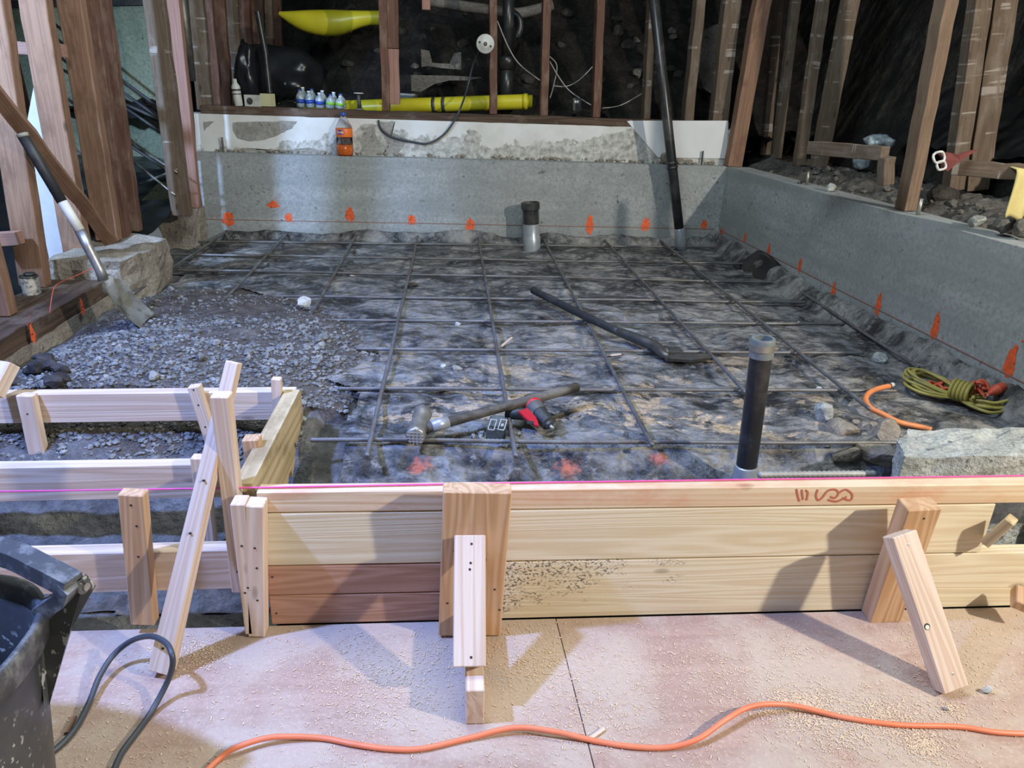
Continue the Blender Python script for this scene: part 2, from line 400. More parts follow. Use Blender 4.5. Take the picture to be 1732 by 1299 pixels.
class MB:
    """collects shapes into one mesh (world coordinates)"""
    def __init__(s): s.V, s.F, s.I = [], [], []
    def add(s, V, F, i=0):
        n = len(s.V)
        s.V += [Vector(v) for v in V]
        s.F += [tuple(k+n for k in f) for f in F]
        s.I += [i]*len(F)
        return s
    def box(s, lo, hi, i=0):
        x0, y0, z0 = lo; x1, y1, z1 = hi
        return s.add([(x0, y0, z0), (x1, y0, z0), (x1, y1, z0), (x0, y1, z0), (x0, y0, z1), (x1, y0, z1), (x1, y1, z1), (x0, y1, z1)],
                     [(0, 3, 2, 1), (4, 5, 6, 7), (0, 1, 5, 4), (1, 2, 6, 5), (2, 3, 7, 6), (3, 0, 4, 7)], i)
    def tube(s, P, r, n=10, i=0, closed=False, cap=True):
        V, F = tube_geo(P, r, n, closed, cap)
        return s.add(V, F, i)
    def prism(s, poly, off, i=0):
        """polygon (3-D points) pushed along off"""
        n = len(poly); poly = [Vector(p) for p in poly]; off = Vector(off)
        V = poly + [p+off for p in poly]
        F = [tuple(range(n-1, -1, -1)), tuple(range(n, 2*n))] + [(k, (k+1) % n, n+(k+1) % n, n+k) for k in range(n)]
        return s.add(V, F, i)
    def build(s, name, mats, parent=None, smooth=False):
        return meshobj(name, s.V, s.F, mats, parent, None, smooth, s.I)

def tube_geo(P, r, n=10, closed=False, cap=True):
    P = [Vector(p) for p in P]
    m = len(P)
    R = r if hasattr(r, '__len__') else [r]*m
    V, F = [], []
    t0 = (P[1]-P[0]).normalized()
    up = Vector((0, 0, 1)) if abs(t0.z) < 0.9 else Vector((1, 0, 0))
    a = t0.cross(up).normalized()
    for k in range(m):
        if closed: t = P[(k+1) % m]-P[k-1]
        else: t = P[min(k+1, m-1)]-P[max(k-1, 0)]
        if t.length < 1e-9: t = t0
        t.normalize()
        a = (a - t*a.dot(t))
        a = a.normalized() if a.length > 1e-6 else t.orthogonal().normalized()
        b = t.cross(a)
        for j in range(n):
            an = 2*PI*j/n
            V.append(P[k] + (a*math.cos(an)+b*math.sin(an))*R[k])
    for k in range(m-1 if not closed else m):
        k2 = (k+1) % m
        for j in range(n):
            j2 = (j+1) % n
            F.append((k*n+j, k*n+j2, k2*n+j2, k2*n+j))
    if cap and not closed:
        F.append(tuple(range(n-1, -1, -1))); F.append(tuple((m-1)*n+j for j in range(n)))
    return V, F
def spline(P, k=8, closed=False):
    P = [Vector(p) for p in P]; out = []; m = len(P)
    for i in range(m if closed else m-1):
        if closed: a, b, c, d = P[i-1], P[i], P[(i+1) % m], P[(i+2) % m]
        else: a, b, c, d = P[max(i-1, 0)], P[i], P[i+1], P[min(i+2, m-1)]
        for j in range(k):
            t = j/k
            out.append(0.5*((2*b)+(c-a)*t+(2*a-5*b+4*c-d)*t*t+(3*b-a-3*c+d)*t**3))
    if not closed: out.append(P[-1])
    return out
def tube_obj(name, P, r, mat, parent=None, n=10, smooth=True, closed=False):
    V, F = tube_geo(P, r, n, closed)
    return meshobj(name, V, F, mat, parent, None, smooth)
def frame(A, B, hint):
    """matrix with X from A to B and Y near hint"""
    A, B = Vector(A), Vector(B)
    x = (B-A).normalized()
    h = Vector(hint)
    y = (h - x*h.dot(x)).normalized()
    z = x.cross(y)
    return Matrix(((x.x, y.x, z.x, A.x), (x.y, y.y, z.y, A.y), (x.z, y.z, z.z, A.z), (0, 0, 0, 1)))
def lathe(profile, A, B, n=24, hint=(1, 0.01, 0)):
    """profile of (distance along A to B, radius); returns world verts and faces, open ends capped when radius is 0"""
    Mx = frame(A, B, hint if abs((Vector(B)-Vector(A)).normalized().dot(Vector(hint).normalized())) < 0.95 else (0, 0, 1))
    V, F = [], []
    for (h, r) in profile:
        for j in range(n):
            an = 2*PI*j/n
            V.append(Mx @ Vector((h, r*math.cos(an), r*math.sin(an))))
    for k in range(len(profile)-1):
        for j in range(n):
            j2 = (j+1) % n
            F.append((k*n+j, k*n+j2, (k+1)*n+j2, (k+1)*n+j))
    F.append(tuple(range(n-1, -1, -1))); F.append(tuple((len(profile)-1)*n+j for j in range(n)))
    return V, F
def lathe_obj(name, profile, A, B, mat, parent=None, n=24, smooth=True):
    V, F = lathe(profile, A, B, n)
    o = meshobj(name, V, F, mat, parent, None, smooth)
    return o
def smooth_angle(o, deg=35):
    o.data.polygons.foreach_set('use_smooth', [True]*len(o.data.polygons))
    try: o.data.set_sharp_from_angle(angle=math.radians(deg))
    except Exception: pass
    return o

def board_bm(L, w, t, rough=0.0, seg=1, bev=0.002, seed=0):
    bm = bmesh.new()
    rnd = random.Random(seed)
    n = max(1, seg)
    rings = []
    for k in range(n+1):
        x = L*k/n
        jy, jz = (rnd.uniform(-rough, rough), rnd.uniform(-rough, rough)) if rough else (0, 0)
        jw = 1+ (rnd.uniform(-rough, rough)/max(w, 1e-4) if rough else 0)
        rings.append([bm.verts.new((x, y*w/2*jw+jy, z*t/2+jz)) for y, z in ((-1, -1), (1, -1), (1, 1), (-1, 1))])
    for a, b in zip(rings, rings[1:]):
        for j in range(4):
            bm.faces.new((a[j], b[j], b[(j+1) % 4], a[(j+1) % 4]))
    bm.faces.new(rings[0]); bm.faces.new(rings[-1][::-1])
    bmesh.ops.recalc_face_normals(bm, faces=bm.faces)
    if bev:
        ed = [e for e in bm.edges if len(e.link_faces) == 2 and e.calc_face_angle(0) > 0.9]
        bmesh.ops.bevel(bm, geom=ed, offset=bev, segments=1, affect='EDGES')
    return bm
def from_bm(name, bm, mat, parent, mw):
    me = bpy.data.meshes.new(name)
    bm.to_mesh(me); bm.free()
    me.materials.append(mat)
    return link(bpy.data.objects.new(name, me), parent, mw)
_bs = [0]
def board(name, A, B, w, t, whint, mat, label=None, cat='board', group=None, rough=0.0, seg=1, bev=0.002, parent=None, screws=(), smat='screw'):
    """A to B is the centre line; w is measured along whint, t across it"""
    _bs[0] += 1
    mw = frame(A, B, whint)
    L = (Vector(B)-Vector(A)).length
    o = from_bm(name, board_bm(L, w, t, rough, seg, bev, _bs[0]), mat, parent, mw)
    if label: tag(o, label, cat, group)
    zd = mw.to_3x3() @ Vector((0, 0, 1))
    side = 1 if zd.dot(O-Vector(A)) > 0 else -1
    for (u, v, _s) in screws:                # u along 0..1, v across -1..1, on the flat face that looks to the room
        add_screw(o, mw, u*L, v*w/2, side*t/2, side, smat)
    return o
def add_screw(o, mw, x, y, z, side, smat='screw', r=0.0035):
    c = mw @ Vector((x, y, z)); n = (mw.to_3x3() @ Vector((0, 0, side))).normalized()
    r *= 0.75
    V, F = lathe([(-0.004, r*0.8), (0.0006, r), (0.0009, r*0.7)], c, c+n*0.01, 10)
    meshobj('screw', V, F, M[smat], o)

def rock_geo(c, r, seed, sub=1, flat=(1, 1, 0.75)):
    rnd = random.Random(seed)
    bm = bmesh.new()
    bmesh.ops.create_icosphere(bm, subdivisions=sub, radius=1.0)
    rot = Matrix.Rotation(rnd.uniform(0, 6.28), 3, 'Z') @ Matrix.Rotation(rnd.uniform(-0.4, 0.4), 3, 'X')
    s = Vector((flat[0]*rnd.uniform(0.8, 1.25), flat[1]*rnd.uniform(0.75, 1.1), flat[2]*rnd.uniform(0.75, 1.15)))
    off = Vector((rnd.uniform(0, 50), rnd.uniform(0, 50), 0))
    # chop with random planes for a broken look
    planes = [(Vector((rnd.gauss(0, 1), rnd.gauss(0, 1), rnd.gauss(0, 1))).normalized(), rnd.uniform(0.55, 0.85)) for _ in range(9)]
    V = []
    for v in bm.verts:
        p = v.co.copy()
        for n, d in planes:
            k = p.dot(n)
            if k > d: p -= n*(k-d)
        p *= 1+0.10*mnoise.noise(p*2.2+off)
        p = rot @ Vector((p.x*s.x, p.y*s.y, p.z*s.z))
        V.append(Vector(c)+p*r)
    bm.verts.index_update()
    F = [tuple(v.index for v in f.verts) for f in bm.faces]
    bm.free()
    return V, F
def rock(name, c, r, mat, label, cat='rock', group=None, seed=0, sub=2, flat=(1, 1, 0.75), lift=True):
    V, F = rock_geo((0, 0, 0), r, seed, sub, flat)
    zmin = min(v.z for v in V)
    base = Vector(c)
    V = [v - Vector((0, 0, zmin)) for v in V] if lift else V
    o = meshobj(name, V, F, mat, None, Matrix.Translation(base))
    return tag(o, label, cat, group)

# ================================================================== THE SETTING
ZF, ZR, ZS = 0.235, 0.262, 0.35          # vapour barrier, rebar mat, top of slab
YFORM = 1.346                            # front face of the form boards
YB = 4.586                               # back curb face
def XW(y): return 1.715 + (YB-y)*0.0245  # inner face of the curb on the right

def smask(x, y): return 0
def grid(name, xs, ys, zf, mat, smooth=True, keep=None, parent=None):
    V = [(x, y, zf(x, y)) for y in ys for x in xs]
    n = len(xs)
    F = []
    ok = [keep is None or bool(keep(*v)) for v in V]
    for j in range(len(ys)-1):
        for i in range(n-1):
            q = (j*n+i, j*n+i+1, (j+1)*n+i+1, (j+1)*n+i)
            if all(ok[k] for k in q): F.append(q)
    used = sorted({k for f in F for k in f})
    mp = {k: i for i, k in enumerate(used)}
    return meshobj(name, [V[k] for k in used], [tuple(mp[k] for k in f) for f in F], mat, parent, None, smooth)
def lin(a, b, n): return [a+(b-a)*k/(n-1) for k in range(n)]

def dirt_z(x, y):
    if x < -0.40:
        z = -0.045 + 0.27*sst(1.42, 2.05, y)
    else:
        z = 0.07 + 0.115*sst(1.45, 1.85, y)
    z += 0.018*nz(x*7, y*7, 3.1) + 0.010*nz(x*19, y*19, 1.7) + 0.006*nz(x*45, y*45, 0.3)
    return z
tag(grid('ground', lin(-1.62, 1.85, 170), lin(1.352, 4.60, 150), dirt_z, M['mud']), kind='structure')
tag(meshobj('floor', [(-3, -1.6, -0.06), (4, -1.6, -0.06), (4, 1.42, -0.06), (-3, 1.42, -0.06)], [(0, 1, 2, 3)], M['dirt']), kind='structure')

# --- new concrete curbs
def paint_blob(mb, c, u, v, n, h, wd, seed, i=1):
    """sprayed mark on a wall: c centre, u along the wall, v up, n outward"""
    rnd = random.Random(seed)
    c, u, v, n = Vector(c), Vector(u), Vector(v), Vector(n)
    k = 22
    P = []
    for j in range(k):
        a = 2*PI*j/k
        r = 1+0.22*rnd.uniform(-1, 1)
        P.append(c + u*(wd/2*math.cos(a)*r*(1.15 - 0.35*math.sin(a))) + v*(h/2*math.sin(a)*r) + n*0.0012)
    mb.add([c+n*0.0012]+P, [(0, 1+j, 1+(j+1) % k) for j in range(k)], i)
    for _ in range(16):
        q = c + u*rnd.gauss(0, wd*0.55) + v*rnd.gauss(0, h*0.45) + n*0.0012
        s = rnd.uniform(0.0012, 0.004)
        mb.add([q+u*s, q+v*s, q-u*s, q-v*s], [(0, 1, 2, 3)], i)
mb = MB()
mb.box((-1.52, YB, 0.0), (1.80, YB+0.125, 0.742))
for k, (x, y, h, wd) in enumerate([(462, 346, .045, .055), (488, 368, .055, .04), (592, 362, .085, .045), (696, 372, .07, .04), (795, 380, .085, .045),
                     (997, 379, .12, .04), (1092, 380, .085, .045), (1191, 380, .06, .035), (386, 369, .09, .06)]):
    paint_blob(mb, ay(x, y, YB), (1, 0, 0), (0, 0, 1), (0, -1, 0), h, wd, 100+k)
mb.prism([(-1.515, YB-0.002, ZS+0.000), (XW(YB), YB-0.002, ZS), (XW(YB), YB-0.002, ZS+0.004), (-1.515, YB-0.002, ZS+0.004)], (0, 0.0015, 0), 2)   # snapped red chalk line
M['chalk'] = plain('dull_red_chalk', (0.30, 0.16, 0.13), 0.9)
tag(mb.build('wall_back', [M['concrete'], M['orange_paint'], M['chalk']]), kind='structure')

y0, y1 = 1.60, YB
mb = MB()
ux = Vector((XW(y1)-XW(y0), y1-y0, 0)).normalized()
nin = Vector((-ux.y, ux.x, 0))
mb.prism([(XW(y0), y0, 0), (XW(y1), y1, 0), (XW(y1)+0.14, y1, 0), (XW(y0)+0.14, y0, 0)], (0, 0, 0.742))
def on_right(x, y):
    d = ray(x, y)                                   # meets the slightly skewed curb face
    t = (XW(0) - O.x)/(d.x + 0.0245*d.y)
    return O + d*t
for k, (x, y, h, wd) in enumerate([(1222, 391, .04, .04), (1260, 402, .06, .03), (1301, 421, .06, .03), (1353, 449, .07, .03), (1410, 490, .07, .03), (1486, 515, .095, .03),
                     (1583, 552, .10, .033), (1710, 612, .12, .036)]):
    paint_blob(mb, on_right(x, y), ux, (0, 0, 1), nin, h, wd, 200+k)
a, b = Vector((XW(y0), y0, ZS)), Vector((XW(y1), y1, ZS))
mb.prism([a+nin*0.002, b+nin*0.002, b+nin*0.002+Vector((0, 0, .004)), a+nin*0.002+Vector((0, 0, .004))], -nin*0.0015, 2)
tag(mb.build('wall_right', [M['concrete'], M['orange_paint'], M['chalk']]), kind='structure')

M['bare'] = stone('bare_grey_render', [(0.26, 0.255, 0.23), (0.37, 0.365, 0.34), (0.46, 0.455, 0.43)], 9, .95, .5, .01)
# --- old plastered foundation above the back curb
mb = MB()
YP = YB+0.10
mb.box((-1.60, YP, 0.70), (1.82, YP+0.20, 0.955))
A, B_, C_, D_ = ay(1066, 204, YP), ay(1231, 204, YP), ay(1229, 268, YP), ay(1112, 266, YP)
E_ = ay(1060, 205, YP)
mb.prism([E_, A, B_, C_, D_], (0, -0.007, 0), 1)
for pp in ([(393, 207), (440, 205), (503, 205), (494, 217), (472, 228), (447, 237), (420, 239), (402, 234), (394, 222)],
           [(607, 262), (612, 250), (609, 240), (614, 226), (621, 215), (629, 213), (635, 219), (636, 232), (643, 240), (652, 248), (654, 262)],
           [(548, 262), (556, 247), (566, 238), (572, 228), (578, 226), (580, 262)], [(344, 206), (362, 206), (352, 214), (345, 222)],
           [(396, 262), (410, 250), (430, 252), (452, 255), (475, 253), (500, 256), (522, 250), (545, 254), (552, 262)],
           [(640, 206), (668, 206), (660, 222), (690, 236), (672, 262), (648, 262), (655, 245)]):
    c_ = [ay(x, y, YP-0.0012) for x, y in pp]
    q_ = []
    for k in range(len(c_)):
        a_, b2 = c_[k], c_[(k+1) % len(c_)]
        for j in range(5):
            p_ = a_.lerp(b2, j/5); p_ = p_ + Vector((0.006*nz(p_.x*60, p_.z*60, 1), 0, 0.006*nz(p_.x*60, p_.z*60, 7))); q_.append(p_)
    m_ = sum(q_, Vector())/len(q_)
    mb.add([m_]+q_, [(0, 1+k, 1+(k+1) % len(q_)) for k in range(len(q_))], 3)
# bare patches where the paint came off and lumps of mortar along its foot
for k in range(120):
    x = random.uniform(-1.5, 1.7); r = random.uniform(0.006, 0.022)
    V, F = rock_geo((x, YP-0.004, 0.745+random.uniform(0, 0.012)), r, 900+k, 1)
    mb.add(V, F, 2)
tag(mb.build('wall_rear', [M['plaster'], M['plaster_white'], M['old_concrete'], M['bare']]), kind='structure')

# --- curb on the left under the old posts: concrete face, dark timber on top
XL = -1.455
mb = MB()
n = 30
V, F = [], []
for k in range(n+1):
    y = 1.5 + (3.10-1.5)*k/n
    x = XL + 0.01*nz(y*4, 0.3)
    for (dx, z) in ((0.03*nz(y*3, 2), 0.0), (0.015*nz(y*5, 5), 0.16), (0.0, 0.285), (-0.30, 0.285), (-0.30, 0.0)):
        V.append((x+dx, y, z))
for k in range(n):
    for j in range(5):
        F.append((k*5+j, (k+1)*5+j, (k+1)*5+(j+1) % 5, k*5+(j+1) % 5))
F += [(0, 1, 2, 3, 4), tuple(n*5+j for j in (4, 3, 2, 1, 0))]
mb.add(V, F)
for k, (x, y, h, wd) in enumerate([(42, 562, .07, .022), (128, 518, .07, .02)]):
    p = ax(x, y, XL); p.x += 0.022
    paint_blob(mb, p, (0, 1, 0), (0, 0, 1), (1, 0, 0), h, wd, 300+k)
tag(mb.build('wall_left', [M['old_concrete'], M['orange_paint']]), kind='structure')
board('sill_timber', (XL-0.115, 1.5, 0.318), (XL-0.115, 3.09, 0.318), 0.23, 0.066, (1, 0, 0), M['sill'],
      'long dark timber on the low concrete curb under the old posts', 'beam', rough=0.004, seg=24)

# --- broken concrete block at the end of that curb
def rough_block(name, P, h, mat, label, cat, seed, amp=0.012, cuts=5, parent=None):
    bm = bmesh.new()
    vb = [bm.verts.new(p) for p in P]; vt = [bm.verts.new(Vector(p)+Vector((0, 0, h))) for p in P]
    k = len(P)
    bm.faces.new(vb[::-1]); bm.faces.new(vt)
    for j in range(k): bm.faces.new((vb[j], vb[(j+1) % k], vt[(j+1) % k], vt[j]))
    bmesh.ops.triangulate(bm, faces=[f for f in bm.faces if len(f.verts) > 4])
    bmesh.ops.subdivide_edges(bm, edges=bm.edges[:], cuts=cuts, use_grid_fill=True)
    bm.normal_update()
    for v in bm.verts:
        q = v.co
        v.co += v.normal*amp*(mnoise.noise(q*9+Vector((seed, 0, 0)))*1.2 + 0.7*mnoise.noise(q*24+Vector((0, seed, 0))) + 0.4*mnoise.noise(q*60))
    V = [v.co.copy() for v in bm.verts]; bm.verts.index_update()
    F = [tuple(v.index for v in f.verts) for f in bm.faces]; bm.free()
    o = meshobj(name, V, F, mat, parent)
    if label: tag(o, label, cat)
    return o
p1, p2, p3 = ax(195, 492, XL+0.03), ax(264, 458, XL+0.03), Vector((XL-0.25, 3.55, 0.2))
rough_block('concrete_block', [(-1.70, 3.11, 0.20), (-1.40, 3.11, 0.20), (-1.355, 3.36, 0.20), (-1.385, 3.60, 0.20), (-1.70, 3.60, 0.20)], 0.225, M['old_concrete'],
            'rough broken brown concrete block at the foot of the old posts behind the shovel', 'block', 4, 0.02)
# --- concrete stub at the far corner
rough_block('concrete_stub', [(-1.68, 4.30, 0.18), (-1.50, 4.30, 0.18), (-1.48, 4.48, 0.18), (-1.66, 4.50, 0.18)], 0.262, M['old_concrete'],
            'pale concrete stub carrying the pair of posts at the far corner of the pit', 'stub', 9, 0.012)

# --- far room on the left: green-grey wall and a plastic covered bank
mb = MB()
pA, pB = ay(120, 60, 5.6), ay(330, 60, 5.15)
mb.prism([(-3.6, 5.75, 0.3), (-1.75, 5.15, 0.3), (-1.75, 5.30, 0.3), (-3.6, 5.90, 0.3)], (0, 0, 2.6))
g0 = ay(190, 62, 5.42); 
mb.prism([(-3.59, 5.725, 1.52), (-1.76, 5.13, 1.56), (-1.76, 5.13, 1.60), (-3.59, 5.725, 1.56)], (0, 0.03, 0), 1)
M['green_wall'] = stone('damp_green_concrete', [(0.16, 0.19, 0.12), (0.30, 0.34, 0.23), (0.36, 0.40, 0.28)], 2.4, 0.9, 0.4, 0.01)
tag(mb.build('wall_left.001', [M['green_wall'], M['rock_dark']]), kind='structure')
def bank_z(x, y):
    return 0.22 + 0.42*sst(2.6, 5.2, y) + 0.03*nz(x*3, y*4, 8) + 0.018*abs(nz(x*8, y*12, 4))
tag(grid('plastic_sheet', lin(-3.5, -1.53, 80), lin(1.0, 5.7, 130), bank_z, M['black_plastic'], keep=lambda x, y, z: (x < -1.765 or y > 3.63 and not (x > -1.72 and 4.25 < y < 4.53)) and y < 5.10+(-1.75-x)*.324 and not (x > -1.64 and y > 4.55)),
    'wrinkled dark plastic sheet over the bank behind the left row of old posts', 'plastic sheet')
# --- dark dirt slope behind the back wall
def hill_z(x, y):
    return 0.93 + 1.05*max(0, y-5.15)*(0.12+0.88*sst(-1.35, -0.7, x)) + 0.10*nz(x*1.6, y*1.6, 2) + 0.07*nz(x*4, y*4, 5) + 0.04*nz(x*11, y*11, 6) + 0.02*nz(x*24, y*24, 6)
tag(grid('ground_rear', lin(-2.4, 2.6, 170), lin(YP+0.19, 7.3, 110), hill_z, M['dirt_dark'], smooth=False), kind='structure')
# --- rubble ledge behind the curb on the right and the plastic covered slope beyond
def ledge_z(x, y):
    e = x-XW(y)
    return 0.725 + 0.03*nz(x*9, y*9, 4) + 0.018*nz(x*24, y*24, 4) + 0.05*sst(0.16, 0.3, e) + 2.2*max(0, e-0.66)
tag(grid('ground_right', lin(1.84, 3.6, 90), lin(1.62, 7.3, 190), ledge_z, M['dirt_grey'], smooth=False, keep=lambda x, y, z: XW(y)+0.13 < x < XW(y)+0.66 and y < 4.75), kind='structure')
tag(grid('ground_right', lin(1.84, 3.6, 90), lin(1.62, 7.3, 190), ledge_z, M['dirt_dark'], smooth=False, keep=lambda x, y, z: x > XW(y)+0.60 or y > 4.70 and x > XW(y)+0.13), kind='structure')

# --- dark boarded floor of the house above the crawl spaces
mb = MB()
mb.box((-4.2, YP+0.22, 2.75), (4.2, 7.5, 2.80)); mb.box((1.95, 1.6, 2.75), (4.2, YP+0.22, 2.80)); mb.box((-4.2, 2.0, 2.75), (-1.75, YP+0.22, 2.80))
tag(mb.build('ceiling', M['sill']), kind='structure')
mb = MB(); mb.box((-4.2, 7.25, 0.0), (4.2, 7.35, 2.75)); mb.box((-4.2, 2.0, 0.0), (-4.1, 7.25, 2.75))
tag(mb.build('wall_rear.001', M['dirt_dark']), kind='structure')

# ================================================================== PLYWOOD DECK
def zply(x, y): return 0.0
s0, s1 = az(940, 1046, 0), az(988, 1232, 0)
def seam(y): return s0.x + (s1.x-s0.x)*(y-s0.y)/(s1.y-s0.y)
def ply(name, xa, xb, ya, yb, label):
    mb = MB()
    P = [(xa(ya), ya, -0.018), (xb(ya), ya, -0.018), (xb(yb), yb, -0.018), (xa(yb), yb, -0.018)]
    mb.prism(P, (0, 0, 0.018))
    return tag(mb.build(name, M['ply']), label, 'plywood')
ply('plywood_sheet', lambda y: -2.4, lambda y: seam(y)-0.0012, -1.0, 1.343, 'sawdust covered plywood sheet under the black bucket and cord loop')
ply('plywood_sheet', lambda y: seam(y)+0.0012, lambda y: 2.6, -1.0, 1.3425, 'pinkish plywood sheet under the braced stake beyond the floor seam')

# sawdust lying on the plywood
rs = np.random.RandomState(3)
V, F = [], []
def flake(x, y, s, z=0.0):
    a = rs.rand()*6.283; l = s*(0.6+rs.rand()); wd = s*0.42
    c, sn = math.cos(a), math.sin(a); t = (rs.rand()-0.5)*0.5*s; n = len(V)
    for (u, v, k) in ((-l, -wd, 0.0), (l, -wd, t), (l, wd, t), (-l, wd, 0.0)):
        V.append((x+u*c-v*sn, y+u*sn+v*c, z+0.0012+abs(k)+rs.rand()*0.001))
    F.append((n, n+1, n+2, n+3))
piles = [(az(x, y, 0), r, k) for x, y, r, k in ((1345, 1205, .05, 900), (1365, 1190, .03, 600), (1560, 1262, .03, 700), (1500, 1215, .06, 900), (1420, 1240, .08, 700), (1335, 1100, .05, 300), (335, 1105, .06, 900), (900, 1120, .10, 900), (880, 1060, .10, 500), (1340, 1200, .10, 900), (1390, 1185, .06, 500), (1520, 1215, .10, 700),
          (1570, 1260, .07, 600), (1000, 1215, .12, 600), (640, 1190, .12, 700), (600, 1150, .12, 500), (1240, 1140, .12, 500), (1650, 1150, .15, 500), (760, 1110, .10, 400), (1610, 1200, .03, 220), (1330, 1180, .03, 250),
          (500, 1110, .2, 500), (300, 1010+240, .2, 300), (1100, 1150, .3, 800), (1500, 1090, .3, 500))]
for c, r, k in piles:
    for _ in range(k):
        x, y = c.x+rs.normal()*r*0.6, c.y+rs.normal()*r*0.45
        if y < 1.335: flake(x, y, 0.0009+0.0018*rs.rand()**3)
for _ in range(14000):
    x, y = rs.uniform(-0.75, 1.6), rs.uniform(0.75, 1.335)
    if nz(x*4, y*4, 9) > -0.05: flake(x, y, 0.0007+0.0016*rs.rand()**3)
so = meshobj('sawdust', V, F, M['sawdust'])
tag(so, 'pale loose sawdust scattered over the plywood deck', 'sawdust', kind='stuff')

# ================================================================== VAPOUR BARRIER
gp = [(150, 560), (215, 500), (300, 480), (430, 480), (500, 497), (560, 520), (625, 545), (648, 575), (640, 605), (600, 640), (578, 665), (565, 710), (600, 745), (575, 800), (520, 828), (470, 818)]
GP = [(az(x, y, 0.25).x, az(x, y, 0.25).y) for x, y in gp] + [(-0.46, 1.45), (-0.9, 1.50), (-1.44, 1.52), (-1.44, 2.95)]
GPa = np.array(GP)
def sdist(X, Y):
    """signed distance to the gravel outline, positive inside"""
    X, Y = np.atleast_1d(np.asarray(X, float)), np.atleast_1d(np.asarray(Y, float))
    d = np.full(X.shape, 1e9); ins = np.zeros(X.shape, bool)
    n = len(GPa)
    for k in range(n):
        (xa, ya), (xb, yb) = GPa[k], GPa[(k+1) % n]
        ex, ey = xb-xa, yb-ya
        t = np.clip(((X-xa)*ex+(Y-ya)*ey)/(ex*ex+ey*ey+1e-12), 0, 1)
        d = np.minimum(d, np.hypot(X-xa-t*ex, Y-ya-t*ey))
        c = ((ya > Y) != (yb > Y)) & (X < (xb-xa)*(Y-ya)/(yb-ya+1e-12)+xa)
        ins ^= c
    return np.where(ins, d, -d)
def ridge(x, y, s): return 1-abs(nz(x, y, s))*2
def film_z(x, y):
    z = ZF
    z -= 0.10*sst(1.80, 1.47, y)
    e = XW(y)-x
    z += 0.10*sst(0.10, 0.006, e)*(0.8+0.3*nz(y*3, 0.2))
    z += 0.06*sst(YB-0.07, YB-0.012, y)*(0.8+0.5*nz(x*3, 5.2))
    q = sst(1.5, 1.9, y)
    wx = x+0.12*nz(x*2.2, y*2.2, 7)
    z += (0.018*max(0, ridge(wx*1.8, y*2.6, 1)-0.30) + 0.016*max(0, ridge(wx*4+y*2, y*5, 4)-0.40))*(0.4+0.6*q)
    z += 0.012*nz(x*2.1, y*2.1, 11) + 0.004*nz(x*16, y*22, 2)
    return min(z, ZR-0.009) if (e > 0.13 and y < YB-0.08) else z
def film_keep(x, y, z):
    if y < 2.35 and x < -0.30 + 0.05*nz(y*5, 1.1) - 0.25*sst(2.1, 2.35, y): return False
    return x < XW(y)-0.004 and (x > -0.05 or y > 3.4 or sdist(x, y)[0] < 0.10) and not (x < -1.34 and y < 3.64) and not (x > 1.05 and y < 1.63)
def film_hit(x, y):
    d = ray(x, y); t = (0.32-HC)/d.z
    while (O+d*t).z > film_z((O+d*t).x, (O+d*t).y): t += .002
    return O+d*t
marks = [(film_hit(708, 790).x, film_hit(708, 790).y, .034), (film_hit(960, 792).x, film_hit(960, 792).y, .038), (film_hit(1118, 775).x, film_hit(1118, 775).y, .032)]
M['film'] = mk_film(marks)
fo = grid('vapor_barrier', lin(-1.40, 1.775, 330), lin(1.40, YB-0.006, 330), film_z, M['film'], keep=film_keep)
tag(fo, 'dusty crumpled black plastic sheet under the rebar grid', 'plastic sheet')
# flap of the sheet standing up against the curb on the right
P = [on_right(1272, 440), on_right(1283, 418), on_right(1318, 440), on_right(1345, 466), on_right(1400, 500), on_right(1420, 520), on_right(1455, 530), on_right(1500, 575), on_right(1560, 600)]

# ================================================================== REBAR
def bar_geo(A, B, r=0.0065, pitch=0.011, seed=0, ribs=True, sag=0.004):
    A, B = Vector(A), Vector(B); L = (B-A).length
    k = max(2, int(L/pitch)*2) if ribs else 30
    P, R = [], []
    for j in range(k+1):
        t = j/k
        p = A.lerp(B, t)
        p.z += sag*nz(t*L*2.2, seed*3.3) ; p.x += sag*nz(t*L*1.4, seed*5.1, 2)*(1 if abs((B-A).y) > abs((B-A).x) else 0)
        P.append(p); R.append(r*((1.16 if j % 2 else 0.84) if ribs == 2 else (1.10 if j % 2 else 0.93)) if ribs else r)
    return tube_geo(P, R, 8)
ordn = ['nearest the front form', 'second', 'third', 'fourth', 'fifth', 'sixth', 'seventh', 'eighth', 'ninth']
rows = [((525, 744), (1540, 750)), ((572, 657), (1516, 661)), ((602, 589), (1460, 597)), ((545, 541), (1427, 548)), ((450, 501), (1362, 511)),
        ((300, 456), (1332, 478)), ((283, 430), (1292, 447)), ((330, 408), (1252, 419)), ((380, 382), (1216, 400))]
for k, ((xa, ya), (xb, yb)) in enumerate(rows):
    A, B = az(xa, ya, ZR), az(xb, yb, ZR)
    V, F = bar_geo(A, B, 0.0065, 0.012, k)
    o = meshobj('rebar', V, F, M['rebar'], smooth=True)
    lab = ['crosswise ribbed rebar in the row nearest the front form boards', 'crosswise rebar, second row from the front form, passing the hammer handle end',
           'crosswise rebar, third row from the front form, touching the black tool blade', 'crosswise rebar, fourth row from the front form, under the black tool neck',
           'crosswise rebar, fifth row from the front form, past the black tool tip', 'crosswise rebar in the sixth row from the front form',
           'crosswise rebar in the seventh row, third from the back curb', 'crosswise rebar second from the back curb, passing the taped pipes', 'crosswise rebar farthest back, lying along the foot of the back curb'][k]
    tag(o, lab, 'rebar', 'crosswise rebar rows')
ZL = ZR+0.0135
